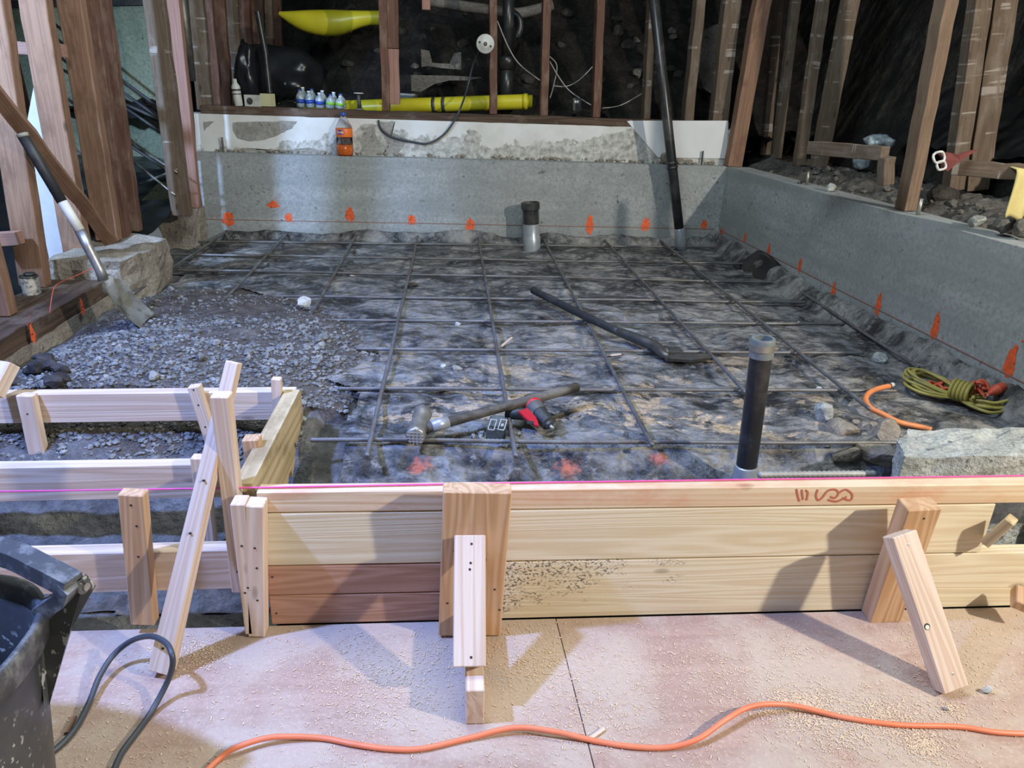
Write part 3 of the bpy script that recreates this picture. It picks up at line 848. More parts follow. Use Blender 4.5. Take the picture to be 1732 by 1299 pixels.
cols = [((397, 383), (225, 497)), ((495, 385), (362, 526)), ((607, 390), (524, 536)), ((708, 394), (620, 772)), ((808, 396), (872, 772)), ((918, 402), (1104, 754)),
        ((1013, 396), (1262, 664)), ((1103, 396), (1472, 692)), ((1206, 396), (1552, 622))]
labs = ['lengthwise rebar nearest the old posts, ending beside the shovel', 'lengthwise rebar second from the old posts, running into the gravel', 'lengthwise rebar third from the old posts, ending at the gravel edge',
        'lengthwise rebar just past the gravel, with its free end left of the hammer head', 'lengthwise rebar running under the hammer handle and drill', 'lengthwise rebar crossed by the handle of the long black tool',
        'lengthwise rebar touching the blade of the long black tool', 'lengthwise rebar passing just beyond the front pipe towards the orange hose', 'lengthwise rebar nearest the curb on the right']
for k, ((xa, ya), (xb, yb)) in enumerate(cols):
    V, F = bar_geo(az(xa, ya, ZL), az(xb, yb, ZL), 0.0065, 0.012, 30+k)
    tag(meshobj('rebar', V, F, M['rebar'], smooth=True), labs[k], 'rebar', 'lengthwise rebar lines')
M['rebar_pale'] = plain('dusty_steel_bar', (0.36, 0.36, 0.33), .6, .2, .4, .2, 20)
# thick bar just inside the form
A, B = az(1282, 803, 0.29), az(1480, 801, 0.29)
V, F = bar_geo(A, B, 0.0082, 0.0125, 77, 2, 0.0)
tag(meshobj('rebar', V, F, M['rebar_pale'], smooth=True), 'short thick ribbed bar lying just inside the form between front pipe and concrete chunk', 'rebar')

# ================================================================== GRAVEL
def heap_z(x, y, d):
    if y < 2.02 and x < -0.44:                       # gravel running down between the stair forms
        base = -0.04 + 0.27*sst(1.55, 2.05, y)
        return base + 0.02*sst(-0.02, 0.1, d) + 0.012*nz(x*9, y*9, 3)
    if y < 2.02:
        base = 0.02 + 0.21*max(sst(1.85, 2.10, y), sst(-0.37, -0.22, x)*sst(1.45, 1.75, y))
    else:
        base = ZF-0.012
    h = 0.055*sst(-0.03, 0.22, d) + 0.05*math.exp(-((x+1.05)/0.30)**2-((y-2.25)/0.35)**2) + 0.035*math.exp(-((x+0.75)/0.35)**2-((y-2.5)/0.25)**2)
    return base + h - 0.02*sst(0.0, -0.06, d) + 0.014*nz(x*6, y*6, 3) + 0.007*nz(x*17, y*17, 8)
xs, ys = lin(-1.43, -0.05, 120), lin(1.44, 3.35, 150)
XX, YY = np.meshgrid(xs, ys)
DD = sdist(XX.ravel(), YY.ravel())
V = [(x, y, heap_z(x, y, d)) for x, y, d in zip(XX.ravel(), YY.ravel(), DD)]
n = len(xs); F = []
for j in range(len(ys)-1):
    for i in range(n-1):
        q = (j*n+i, j*n+i+1, (j+1)*n+i+1, (j+1)*n+i)
        if all(DD[k] > -0.05 for k in q): F.append(q)
used = sorted({k for f in F for k in f}); mp_ = {k: i for i, k in enumerate(used)}
bedV = [V[k] for k in used]; bedF = [tuple(mp_[k] for k in f) for f in F]
# loose stones
tmpl = [rock_geo((0, 0, 0), 1.0, 500+k, 1) for k in range(10)]
tm = [(np.array([tuple(v) for v in v_]), f_) for v_, f_ in tmpl]
rs = np.random.RandomState(11)
VV, FF, nv = [], [], 0
def stones(count, xr, yr, lo, hi, dens):
    global nv
    X = rs.uniform(*xr, count); Y = rs.uniform(*yr, count)
    D = sdist(X, Y)
    for x, y, d in zip(X, Y, D):
        if d < -0.03 or rs.rand() > dens(x, y, d): continue
        r = lo + (hi-lo)*rs.rand()**3.2
        T, Fc = tm[rs.randint(len(tm))]
        a = rs.rand()*6.283
        c, s = math.cos(a), math.sin(a)
        R = np.array([[c, -s, 0], [s, c, 0], [0, 0, 1]])
        VV.append((T*r*np.array([1, 0.85, 0.75])) @ R.T + np.array([x, y, heap_z(x, y, d)+r*0.25]))
        FF.extend([tuple(k+nv for k in f) for f in Fc]); nv += len(T)
def dens_up(x, y, d):
    p = 0.35 + 0.65*sst(2.75, 2.3, y)
    if y > 2.75: p *= 0.55
    if nz(x*3.3, y*3.3, 4) > 0.15 and y > 2.4: p *= 0.3
    if d < 0.03: p *= 0.5
    return p
stones(17000, (-1.42, -0.1), (1.9, 3.2), 0.0035, 0.0145, dens_up)
stones(4000, (-1.42, -0.44), (1.60, 1.92), 0.004, 0.016, lambda x, y, d: 0.85 if x > -1.0 else 0.4)
stones(700, (-0.42, -0.2), (1.45, 1.98), 0.004, 0.016, lambda x, y, d: 0.6)
VV = np.concatenate(VV)
nb_ = len(VV)
me = meshobj('gravel', VV.tolist()+bedV, FF+[tuple(k+nb_ for k in f) for f in bedF], [M['gravel'], M['gravel_dirt']], mi=[0]*len(FF)+[1]*len(bedF))
tag(me, 'heap of small grey crushed stone between old posts and rebar grid', 'gravel', kind='stuff')
# larger stones one can count
rs = np.random.RandomState(5)
cnt = 0
while cnt < 46:
    x, y = rs.uniform(-1.4, -0.25), rs.uniform(1.98, 2.55)
    d = float(sdist(x, y)[0])
    if d < 0.02: continue
    r = rs.uniform(0.012, 0.022)
    rock('stone', (x, y, heap_z(x, y, d)-0.004), r, M['gravel'] if cnt % 4 else M['rock_grey'], 'one of the bigger grey stones lying in the gravel heap', 'stone', 'bigger stones in the gravel heap', 3000+cnt, 2)
    cnt += 1
cnt = 0
while cnt < 9:
    x, y = rs.uniform(-1.42, -1.15), rs.uniform(2.0, 2.25)
    d = float(sdist(x, y)[0])
    if d < 0.0: continue
    rock('stone', (x, y, heap_z(x, y, d)-0.006), rs.uniform(0.022, 0.042), M['rock_dark'], 'large dark stone at the shaded end of the gravel beside the low left curb', 'stone', 'dark stones by the left curb', 3100+cnt, 2)
    cnt += 1
# debris on the sheet
def pix_rock(x, y, z, r, mat, label, seed, flat=(1, 1, .75), group=None, name='stone'):
    return rock(name, az(x, y, z), r, M[mat], label, 'stone', group, seed, 2, flat)
pix_rock(515, 520, 0.272, 0.034, 'rock_white', 'pale angular stone at the far edge of the gravel', 1)
pix_rock(774, 555, 0.232, 0.020, 'rock_white', 'small white stone alone on the plastic above the gravel edge', 2)
pix_rock(1350, 555, 0.232, 0.022, 'rock_white', 'small pale stone on the plastic beyond the front pipe', 3)
pix_rock(1484, 617, 0.230, 0.038, 'chunk', 'grey cube-like concrete lump on the plastic near the curb', 4, (1, 1, 0.9))
pix_rock(1388, 720, 0.228, 0.034, 'chunk', 'upright concrete lump between front pipe and orange hose', 5, (.8, .8, 1.2))
pix_rock(543, 742, 0.150, 0.028, 'rock_grey', 'pale round stone in the trench beside the ragged plank', 6, (1, 1, 1))
pix_rock(290, 496, 0.30, 0.026, 'rock_grey', 'small squared pale stone lying beyond the shovel', 7)
pix_rock(772, 630, 0.234, 0.024, 'rock_grey', 'rounded grey stone on the plastic above the hammer', 8)
pix_rock(749, 622, 0.234, 0.014, 'rock_white', 'tiny white pebble next to the rounded grey stone', 9)
pix_rock(596, 431+40, 0.234, 0.015, 'rock_white', 'pale pebble on the sheet beyond the gravel, near the rebar crossing', 10)
pix_rock(697, 486, 0.232, 0.028, 'rock_dark', 'brownish stone against the rebar beyond the gravel', 12)
pix_rock(657, 409, 0.236, 0.018, 'rock_white', 'pale chip close to the back curb', 13)
pix_rock(1385, 660, 0.236, 0.010, 'rock_white', 'tiny white chip touching the second crosswise bar', 14)
pix_rock(1668, 1172, 0.0, 0.011, 'rock_white', 'white pebble on the plywood near the right brace', 15)
pix_rock(1598, 1201, 0.0, 0.006, 'rock_grey', 'tiny grey chip on the plywood at the foot of the right brace', 16)
rs = np.random.RandomState(9)
for k in range(26):
    x, y = (rs.uniform(800, 880), rs.uniform(750, 768)) if k < 16 else (rs.uniform(560, 600), rs.uniform(745, 800))
    p = az(x, y, 0.215)
    if k < 16: p.z = film_z(p.x, p.y)
    else: p.z = heap_z(p.x, p.y, float(sdist(p.x, p.y)[0]))
    rock('stone', p, rs.uniform(0.006, 0.012), M['rock_grey'], 'small grit stones below the drill' if k < 16 else 'small grit stones on the trench edge by the ragged plank', 'stone',
         'grit below the drill' if k < 16 else 'grit on the trench edge', 5000+k, 1)
# twig-like splinters of wood
for k, (x0, y0, x1, y1, lab) in enumerate(((694, 606+140, 660, 748, 'pale wood splinter along the front crosswise bar'), (848, 586, 866, 571, 'thin wood splinter on the plastic beyond the hammer'),
        (766, 657, 735, 661, 'pale wood splinter touching the second crosswise bar'), (1033, 601, 1050, 599, 'short pale splinter under the neck of the black tool'))):
    A, B = az(x0, y0, ZF+0.018), az(x1, y1, ZF+0.018)
    board('wood_splinter', A, B, 0.008, 0.004, (0, 1, 0), M['fir'], lab, 'splinter', bev=0)
A, B = az(997, 1250, 0.004), az(1022, 1232, 0.004)
board('wood_splinter', A, B, 0.007, 0.004, (0, 1, 0), M['fir'], 'small wood splinter on the plywood beside the orange cord', 'splinter', bev=0)
board('wood_splinter', az(112, 1240, 0.004), az(127, 1212, 0.004), 0.008, 0.004, (1, 0, 0), M['old_light'], 'reddish wood splinter on the plywood beside the black cord', 'splinter', bev=0)

# ================================================================== FRONT FORM
xA = ay(447, 950, YFORM).x
TB = 0.036
def xpy(x, y): return ay(x, y, YFORM).x
def form_board(name, x0, x1, z0, z1, mat, label, screws=(), dy=0.0):
    return board(name, (x0, YFORM+TB/2+dy, (z0+z1)/2), (x1, YFORM+TB/2+dy, (z0+z1)/2), z1-z0, TB, (0, 0, 1), M[mat], label, 'form board', screws=screws)
XE = 2.15
form_board('form_board', xA, XE, 0.299, 0.349, 'rail', 'long narrow top rail of the form with red crayon scribble')
x_gap = ay(1672, 880, YFORM).x
mb = MB()
P = [(xA+0.006, YFORM, 0.163), (ay(1660, 930, YFORM).x, YFORM, 0.163), (ay(1686, 848, YFORM).x, YFORM, 0.296), (xA+0.006, YFORM, 0.296)]
mw = Matrix.Translation(Vector(P[0]))
up = board('form_board', (xA+0.006, YFORM+TB/2, 0.2295), (ay(1673, 890, YFORM).x, YFORM+TB/2, 0.2295), 0.133, TB, (0, 0, 1), M['pine'],
           'wide yellow form board just under the top rail', 'form board')
xs_ = ay(790, 1000, YFORM).x
form_board('form_board', xs_+0.002, XE, 0.001, 0.160, 'pine_mold', 'yellow bottom form board with black mould specks beside the wide stake')
form_board('form_board', xA, xs_, 0.083, 0.160, 'fir_red', 'reddish narrow form board, upper of the two left of the wide stake', screws=[(.03, .3, 1), (.95, .5, 1)])
form_board('form_board', xA, xs_, 0.001, 0.081, 'fir_red', 'reddish narrow form board lying on the plywood left of the wide stake', screws=[(.03, -.2, 1)])
# crayon scribble on the rail: part of the writing in the place
def stroke(pts, r=0.0016):
    Q = [ay(x, y, YFORM) - Vector((0, 0.0006, 0)) for x, y in pts]
    return spline(Q, 4)
rail = [o for o in COL.objects if o.name == 'form_board'][0]
mb = MB()
for pts in ([(1347, 827), (1349, 838), (1352, 848)], [(1356, 828), (1357, 838), (1358, 845)], [(1362, 829), (1366, 833), (1364, 846)], [(1383, 828), (1380, 838), (1384, 846), (1392, 840)], [(1392, 840), (1400, 830), (1412, 828), (1418, 834), (1412, 842), (1404, 840)],
            [(1418, 834), (1430, 828), (1441, 836), (1438, 846), (1424, 842)], [(1400, 845), (1415, 848), (1432, 840)]):
    P = stroke(pts)
    V, F = tube_geo(P, 0.0030, 6)
    V = [Vector((v.x, YFORM-0.0002+(v.y-YFORM+0.0006)*0.25, v.z)) for v in V]
    mb.add(V, F)
sc_ = mb.build('crayon_mark', M['red_crayon'], rail)
sc_['label'] = 'red crayon scribble'
# corner posts
board('corner_post', (ay(406, 838, 1.33).x, 1.325, 0.345), (ay(427, 1030, 1.33).x, 1.325, 0.01), 0.030, 0.040, (1, 0, 0), M['fir'], 'outer thin upright of the doubled post at the left end of the front form', 'post', screws=[(.3, 0, -1), (.62, .2, -1), (.66, -.3, -1)])
board('corner_post', (ay(434, 838, 1.33).x, 1.325, 0.340), (ay(434, 1030, 1.33).x, 1.325, 0.002), 0.036, 0.040, (1, 0, 0), M['fir'], 'inner upright of the doubled post against the end of the form boards', 'post', screws=[(.3, 0, -1), (.45, .2, -1), (.7, .2, -1)])
# wide leaning stake, its brace and the kicker
st = board('stake', (0.038, YFORM-0.040, 0.006), (0.050, YFORM-0.062, 0.392), 0.140, 0.038, (1, 0, 0), M['fir_stake'], 'wide orange-brown stake leaning on the middle of the front form', 'stake',
      screws=[(.62, -.6, 1), (.56, .35, 1), (.35, .7, 1), (.2, .9, 1), (.25, -.75, 1)])
bt, bb = ay(795, 916, 1.235), ay(794, 1140, 1.075)
board('brace', bb+Vector((0, .02, 0)), bt+Vector((0, .02, 0)), 0.064, 0.036, (1, 0, 0), M['fir'], 'pale brace propping the wide stake of the front form', 'brace', screws=[(.93, .1, 1), (.78, .05, 1), (.73, 0, 1), (.07, .1, 1)])
board('kicker', (0.043, 1.047, 0.044), (0.043, 1.285, 0.044), 0.036, 0.086, (1, 0, 0), M['fir'], 'short kicker block on the plywood under the middle brace', 'block')
# right-hand stake and brace
fb, ft = Vector((1.030, 1.318, 0)), Vector((1.012, 1.265, 0.345))
board('stake', fb+Vector((0, .004, .002)), ft+Vector((0, .012, 0)), 0.076, 0.044, (1, 0, 0), M['fir_stake'], 'thick orange-brown stake on the form with a drilled brace in front', 'stake', screws=[(.93, .1, 1), (.75, .1, 1), (.4, .1, 1)])
tb, tt = Vector((1.047, 1.085, 0.012)), ay(1530, 911, 1.222)+Vector((0, .02, 0))
br = board('brace', tb, tt, 0.060, 0.036, (1, 0.05, 0), M['fir'], 'weathered brace with a drilled hole propping the thick stake', 'brace', screws=[(.93, .0, 1), (.1, .1, 1)], smat='screw_bright')
mwb = WM[br.name]; Lb = (tt-tb).length
c = mwb @ Vector((Lb*0.42, -0.019, -0.0181)); nn = (mwb.to_3x3() @ Vector((0, 0, -1)))
V, F = lathe([(0, .0048), (0.0008, .0048)], c+mwb.to_3x3() @ Vector((-.0012, 0, 0)), c+nn, 16)
o = meshobj('bolt_hole', V, F, plain('painted_hole_light', (0.75, 0.72, 0.66), 0.8), br); o['label'] = 'pale disc coloured as light through the drilled bolt hole'  # pale colour stands in for light through the hole, the brace is solid
V, F = lathe([(0, .0070), (0.0004, .0070)], c, c+nn, 16)
meshobj('bolt_hole', V, F, M['screw'], br)  # dark disc painted as the shade inside the hole
# wedge, corner bit, grey slab edge seen through the gap
board('wood_scrap', ay(1668, 917, 1.326), ay(1712, 878, 1.30), 0.022, 0.036, (0, 0, 1), M['wane'], 'slanted cut-off of wood leaning in the gap of the front form', 'wood scrap')
board('stake', ay(1733, 1030, 1.26), ay(1733, 1000, 1.30), 0.05, 0.03, (1, 0, 0), M['fir_stake'], 'stub of wood at the far right end of the front form', 'stake')
rough_block('slab_edge', [(1.50, 1.386, 0.165), (2.3, 1.386, 0.165), (2.3, 1.43, 0.165), (1.50, 1.43, 0.165)], 0.13, M['chunk'], 'blue-grey concrete edge showing through the gap under the rail', 'concrete', 14, 0.004, 4)
# broken chunk of old slab
q = [az(1502, 722, 0.40), az(1600, 722, 0.40), az(1735, 712, 0.40)]
CH = [(1.08, 1.45, 0.05), (2.05, 1.45, 0.05), (2.05, 1.60, 0.05), (1.60, 1.605, 0.05), (1.18, 1.60, 0.05), (1.11, 1.53, 0.05)]
co = rough_block('concrete_chunk', CH, 0.315, M['chunk'], 'big pale broken concrete slab behind the end of the front form', 'concrete', 21, 0.014, 11)
for k, (x, y, r, z) in enumerate(((1420, 745, .05, .21), (1455, 762, .06, .19), (1490, 752, .05, .22), (1432, 785, .05, .20), (1475, 790, .06, .20), (1405, 730, .022, .232), (1445, 722, .018, .232), (1460, 733, .025, .232), (1395, 757, .014, .232), (1475, 727, .022, .232))):
    rock('concrete_lump', az(x, y, z), r, M['rock_dark'] if k < 0 else M['old_concrete'], 'shaded brown lump of broken concrete beside the pale slab chunk', 'rubble', 'rubble by the pale slab chunk', 700+k, 3)
# pink mason's line
P = [az(-60, 837.5, 0.353), az(420, 826.5, 0.353)]
P = [Vector((-1.3, YFORM+0.004, 0.353)), Vector((xA, YFORM+0.014, 0.3525)), Vector((0.1, YFORM+0.023, 0.3525)), Vector((1.3, YFORM+0.033, 0.3525)), Vector((2.1, YFORM+0.040, 0.3525))]
so = tube_obj('string_line', P, 0.0018, M['string'], n=6)
tag(so, 'taut pink string along the top of the front form', 'string')

# ================================================================== STAIR FORMS ON THE LEFT
YA, YBd, YC = 1.90, 1.62, 1.36
def stair(px0, px1, yt, yb, Y, label, mat, x0=None, x1=None):
    t0, b0 = ay(px0, yt[0], Y), ay(px0, yb[0], Y)
    t1, b1 = ay(px1, yt[1], Y), ay(px1, yb[1], Y)
    A, B = (t0+b0)/2, (t1+b1)/2
    if x0 is not None: A = A + (B-A)*((x0-A.x)/(B.x-A.x))
    A.y += .018; B.y += .018
    return board('stair_form_board', A, B, (t0-b0).length, 0.036, (0, 0, 1), M[mat], label, 'form board')
stair(10, 500, (668, 661), (716, 711), YA, 'uppermost and farthest of the three stair form boards', 'fir', x0=-1.40)
stair(10, 396, (792, 784), (848, 842), YBd, 'middle board of the three stair forms, pinkish with knots', 'fir', x0=-1.40)
stair(100, 392, (938, 930), (1004, 996), YC, 'lowest stair form board, nearest the black bucket', 'fir', x0=-1.30)
def stake(pt, pb, Y, w_, t_, label, mat='fir', zt=None, Yb=None, screws=(), rough=0):
    T = ay(pt[0], pt[1], Y); B = ay(pb[0], pb[1], Yb if Yb is not None else Y)
    T.y += t_/2; B.y += t_/2
    return board('stake', B, T, w_, t_, (1, 0, 0), M[mat], label, 'stake', screws=screws, rough=rough)
stake((40, 670), (64, 785), YA-.032, 0.043, 0.028, 'short stake nailed to the face of the farthest stair board', screws=[(.72, 0, 1), (.5, 0, 1)], smat_=None) if False else \
stake((40, 670), (66, 792), YA-.032, 0.043, 0.028, 'short stake nailed to the face of the farthest stair board', screws=[(.76, 0, 1)])
stake((220, 838), (241, 1058), YC-.034, 0.050, 0.030, 'orange-brown stake in front of the lowest stair board', 'fir_stake', screws=[(.93, 0, 1), (.78, .3, 1), (.55, .2, 1)])
stake((326, 655), (372, 800), YA-.030, 0.032, 0.028, 'slim leaning stake on the farthest stair board, left of the diagonal brace', screws=[(.97, 0, 1), (.8, 0, 1), (.55, 0, 1)])
stake((334, 776), (352, 930), YBd-.030, 0.036, 0.028, 'pinkish stake on the face of the middle stair board behind the diagonal brace', screws=[(.55, .1, 1), (.45, 0, 1)])
stake((370, 672), (406, 1003), YC-.010, 0.036, 0.034, 'tall upright stake in front of the stair boards near the form corner', screws=[(.45, .2, 1), (.12, 0, 1), (.06, .2, 1)])
stake((422, 745), (440, 850), 1.55, 0.038, 0.036, 'short stake behind the tall one, beside the ragged plank', 'fir_stake', screws=[(.8, 0, 1)])
stake((466, 642), (470, 735), YA-.030, 0.026, 0.024, 'thin lath stake at the corner of the farthest stair board')
F0, T0 = az(274, 1133, 0.012), ay(396, 612, 1.43)
bz = board('brace', F0, T0, 0.045, 0.036, (1, -0.15, 0), M['fir'], 'long diagonal brace from the plywood over the stair boards', 'brace', screws=[(.08, 0, 1), (.45, 0, 1), (.62, .1, 1), (.9, .1, 1)])
for v in bz.data.vertices:          # the brace is a tapering stake
    k_ = 1-0.40*v.co.x/(T0-F0).length; v.co.y *= k_; v.co.z *= k_
board('wood_scrap', ay(-14, 668, 1.84), ay(14, 615, 1.90), 0.05, 0.036, (1, 0, .4), M['fir'], 'cut-off board end resting on the far end of the farthest stair board', 'wood scrap')
# nail on one stake is bright
# ragged plank forming the side
prof = []
yb_ = 1.384
top = [(1.384, .348), (1.905, .348)]
rag = [(1.918, .335), (1.92, .262), (1.86, .235), (1.80, .222), (1.77, .185), (1.735, .165), (1.73, .190), (1.70, .195), (1.665, .150), (1.60, .12), (1.575, .095), (1.56, .135), (1.53, .165), (1.48, .17), (1.43, .13), (1.384, .12)]
poly = [(-0.470, y, z) for y, z in top+rag]
mb = MB(); mb.prism(poly, (0.040, 0, 0))
me_ = mb.build('side_plank', M['wane'])
# grain must run along the plank: turn the mesh so that local X lies along Y
ob = me_; mw0 = WM[ob.name]
rotm = mw0 @ Matrix.Rotation(PI/2, 4, 'Z')
ob.data.transform(Matrix.Rotation(-PI/2, 4, 'Z')); ob.matrix_basis = rotm; WM[ob.name] = rotm
tag(ob, 'ragged-edged weathered plank running back from the form corner', 'form board')

# ================================================================== OLD POSTS
def near_edge_post(name, bot, topp, zb, wx, ty, sx, label, mat, rough=0.004, cat='post', ztop=2.5, group=None):
    """bot, topp: pixels of the edge nearest the camera; wx across the room, ty in depth; sx: which side of that edge the post lies"""
    B = az(bot[0], bot[1], zb)
    T = ay(topp[0], topp[1], B.y)
    k = (ztop-B.z)/(T.z-B.z)
    T = B + (T-B)*k
    off = Vector((sx*wx/2, ty/2, 0))
    return board(name, B+off, T+off, wx, ty, (1, 0, 0), M[mat], label, cat, group, rough=rough*.45, seg=26, bev=0.003)
ZSill = 0.352
near_edge_post('post', (16, 536), (-114, 0), ZSill, 0.10, 0.055, -1, 'old post at the near end of the dark sill, before the paint-spattered can', 'old_light')
near_edge_post('post', (76, 486), (4, 0), ZSill, 0.10, 0.055, -1, 'tan old post directly behind the paint-spattered can', 'old_light')
near_edge_post('post', (150, 447), (76, 0), ZSill, 0.105, 0.06, -1, 'broad reddish old post behind the shovel handle, with the white panel beside it', 'old_light')
near_edge_post('post', (199, 408), (136, 0), 0.428, 0.10, 0.055, -1, 'reddish old post on the broken brown concrete block, nail hole near its top', 'old_light')
near_edge_post('post', (217, 403), (160, 0), 0.428, 0.075, 0.05, -1, 'dark middle post of the bundle on the broken brown concrete block', 'old')
near_edge_post('post', (236, 392), (182, 0), 0.428, 0.055, 0.05, -1, 'thin inner post of the bundle on the broken brown concrete block', 'old')
near_edge_post('post', (20, 470), (-18+30, 0), ZSill, 0.03, 0.05, 1, 'thin pink upright between the two nearest tan posts', 'old_pink') if False else None
near_edge_post('post', (322, 366), (276, 0), 0.448, 0.10, 0.05, -1, 'grey-brown post on the concrete stub at the far corner', 'old_grey')
near_edge_post('post', (337, 352), (302, 0), 0.448, 0.075, 0.05, -1, 'reddish post beside the grey-brown one on the concrete stub', 'old_pink')
B = ay(50, 330, 2.95)
board('stud', ay(74, 430, 3.50), ay(10, 0, 3.50)+Vector((0, 0, .6)), 0.035, 0.05, (1, 0, 0), M['old_pink'], 'thin pink upright seen between the tan posts, beside the white panel', 'stud', rough=.003, seg=10)
board('stud', ay(90, 400, 3.60), ay(27, 0, 3.60)+Vector((-.1, 0, .6)), 0.05, 0.05, (1, 0, 0), M['old'], 'dark upright right behind the thin pink one', 'stud', rough=.003, seg=10)
board('blocking', ay(22, 80, 3.45), ay(110, 86, 3.45), 0.05, 0.04, (0, 0, 1), M['old_pink'], 'short pink crosspiece between the left posts near the top', 'blocking', rough=.002, seg=4)
# white panel between the posts
xw = -1.66
pan = [(59, 145), (47, 215), (66, 325), (95, 463), (120, 450), (148, 345), (142, 300), (126, 262), (90, 262), (74, 190)]
mb = MB()
pan = [ay(x, y, 3.47) for x, y in [(58, 140), (44, 215), (60, 325), (88, 462), (118, 449), (142, 340), (128, 262), (80, 255)]]
mb.prism(pan, (0, 0.012, 0))
o = mb.build('white_panel', M['whiteboard']); tag(o, 'torn white panel standing behind the broad reddish post', 'panel')
# diagonal brace across the posts
A, B = ay(-30, 128, 2.72), ay(188, 408, 3.30)
board('brace', A, B, 0.055, 0.03, (0.8, 0, 0.6), M['old_light'], 'old diagonal board running down across the left posts', 'brace', rough=.004, seg=10)
# short purple-lit crosspiece low on the left
board('blocking', ay(-10, 405, 2.9), ay(34, 402, 2.9), 0.05, 0.05, (0, 0, 1), M['old_pink'], 'low crosspiece at the left edge behind the nearest post', 'blocking')
# studs of the wall that runs back behind the rear room
for k, (xt, wd) in enumerate(((344, .05), (360, .05), (381, .055), (402, .055), (423, .055), (444, .045), (459, .045), (474, .045))):
    Y = 4.82+0.33*k
    B = ay(xt+16-k*1.2, 187, Y); T = ay(xt, 0, Y)
    B = B - (T-B)*0.15 if k > 1 else B
    board('stud', B-Vector((wd, -.03, 0)), T-Vector((wd, -.03, 0))+(T-B)*0.4, 0.09, 0.05, (1, 0, 0), M['old' if k % 3 else 'old_grey'],
          'dark stud in the close row running back behind the trash bag', 'stud', 'studs running back behind the trash bag', rough=.004, seg=10)
board('stud', ay(322, 262, 4.52), ay(305, 0, 4.52)+Vector((0, 0, .5)), 0.06, 0.05, (1, 0, 0), M['old'], 'short dark stud at the end of the plastered wall', 'stud', rough=.003, seg=8)
V, F = tube_geo([ay(322, 137, 4.5), ay(303, -60, 4.5)], 0.03, 12)
tag(meshobj('pipe', V, F, M['steel_dark'], smooth=True), 'dark bluish pipe against the far left studs', 'pipe')
# back wall sill and studs
YSt = YP+0.05
A, B = ay(340, 198, YSt-.05), ay(1236, 198, YSt-.05)
board('sill_plate', (A.x, YSt+.01, .978), (B.x, YSt+.01, .978), 0.12, 0.046, (0, 1, 0), M['sill'], 'long dark sill plate along the top of the plastered back wall', 'beam', rough=.003, seg=30)
def back_stud(xb, xt, wpx, label, mat='old', ztop=2.3, dy=0.0, group=None):
    B, T = ay(xb, 188, YSt+dy), ay(xt, 0, YSt+dy)
    B.z = 1.002
    T = B + (T-B)*((ztop-B.z)/(T.z-B.z))
    wd = wpx*(YSt/math.cos(0.2))/FPX*0.93
    return board('stud', B+Vector((0, .045, 0)), T+Vector((0, .045, 0)), wd, 0.09, (1, 0, 0), M[mat], label, 'stud', group, rough=.0025, seg=12)
back_stud(653, 646.5, 12.5, 'back wall stud beside the pink scabbed-on board')
back_stud(834.5, 834.5, 12, 'back wall stud carrying the white round disk')
back_stud(921, 925.5, 12.5, 'back wall stud with loose wires hanging behind it, first past the yellow pipe')
back_stud(1010, 1017, 13, 'pale-spotted back wall stud left of the black pole')
back_stud(1096, 1105, 11, 'brown back wall stud partly hidden by the leaning black pole', 'old_grey')
back_stud(1167, 1187, 15, 'brown back wall stud between black pole and corner', 'old_grey')
back_stud(1221, 1241, 27, 'flat wide dark stud next to the corner post of the back wall', 'old_grey')
A, B = ay(665, 176, YSt+.06), ay(663, 83, YSt+.06)
board('blocking', A, B, .082, .04, (1, 0, 0), M['old_pink'], 'short pinkish board fixed beside a back wall stud', 'blocking', rough=.002, seg=5)
board('blocking', ay(663, 82, YSt+.06), ay(662, -60, YSt+.06), .08, .04, (1, 0, 0), M['old'], 'dark board end standing above the short pinkish one', 'blocking', rough=.002, seg=5)
board('blocking', ay(721, 17, YSt+.05), ay(720, -60, YSt+.05), .048, .04, (1, 0, 0), M['old_pink'], 'short board end hanging down at the top of the back wall', 'blocking')
# corner post and right-hand posts
board('post', ay(1240, 281, YB+.02), ay(1267, 0, YB+.02)+Vector((.10, 0, .7)), .09, .08, (1, 0, 0), M['old_light'], 'brown corner post where back wall and right curb meet', 'post', rough=.003, seg=12)
def right_post(bot, topp, zb, ty, wx, label, mat, lab2='post'):
    B = az(bot[0], bot[1], zb); T = ay(topp[0], topp[1], B.y)
    T = B + (T-B)*((2.5-B.z)/(T.z-B.z))
    off = Vector((wx/2, ty/2, 0))
    return board('post', B+off, T+off, wx, ty, (1, 0, 0), M[mat], label, 'post', rough=.0018, seg=26)
right_post((1290, 262), (1312, 0), .79, .05, .055, 'old post on the right, first past the corner post', 'old_grey')
right_post((1308, 268), (1341, 0), .785, .045, .055, 'old post on the right, second past the corner, with a pale edge', 'old_grey')
right_post((1346, 280), (1386, 0), .785, .05, .06, 'old post on the right, third past the corner, notched and reddish at its foot', 'old_grey')
right_post((1376, 283), (1430, 0), .785, .06, .085, 'broad old post on the right holding the low crosspiece', 'old_grey')
right_post((1531, 357), (1600, 0), .745, .075, .05, 'tan post standing on the right curb in front of the others', 'old_tan')
right_post((1606, 322), (1652, 0), .80, .06, .07, 'nail-scarred post behind the tan one, tied with the red rag', 'old_grey')
right_post((1636, 322), (1684, 0), .80, .04, .10, 'dark post doubled against the nail-scarred one', 'old_grey')
board('blocking', ay(1378, 252, 3.10)+Vector((.02, .08, 0)), ay(1522, 264, 2.72)+Vector((0, .10, 0)), .055, .045, (0, 0, 1), M['old_grey'], 'low crosspiece between the broad post and the tan post on the right', 'blocking', rough=.002, seg=6)
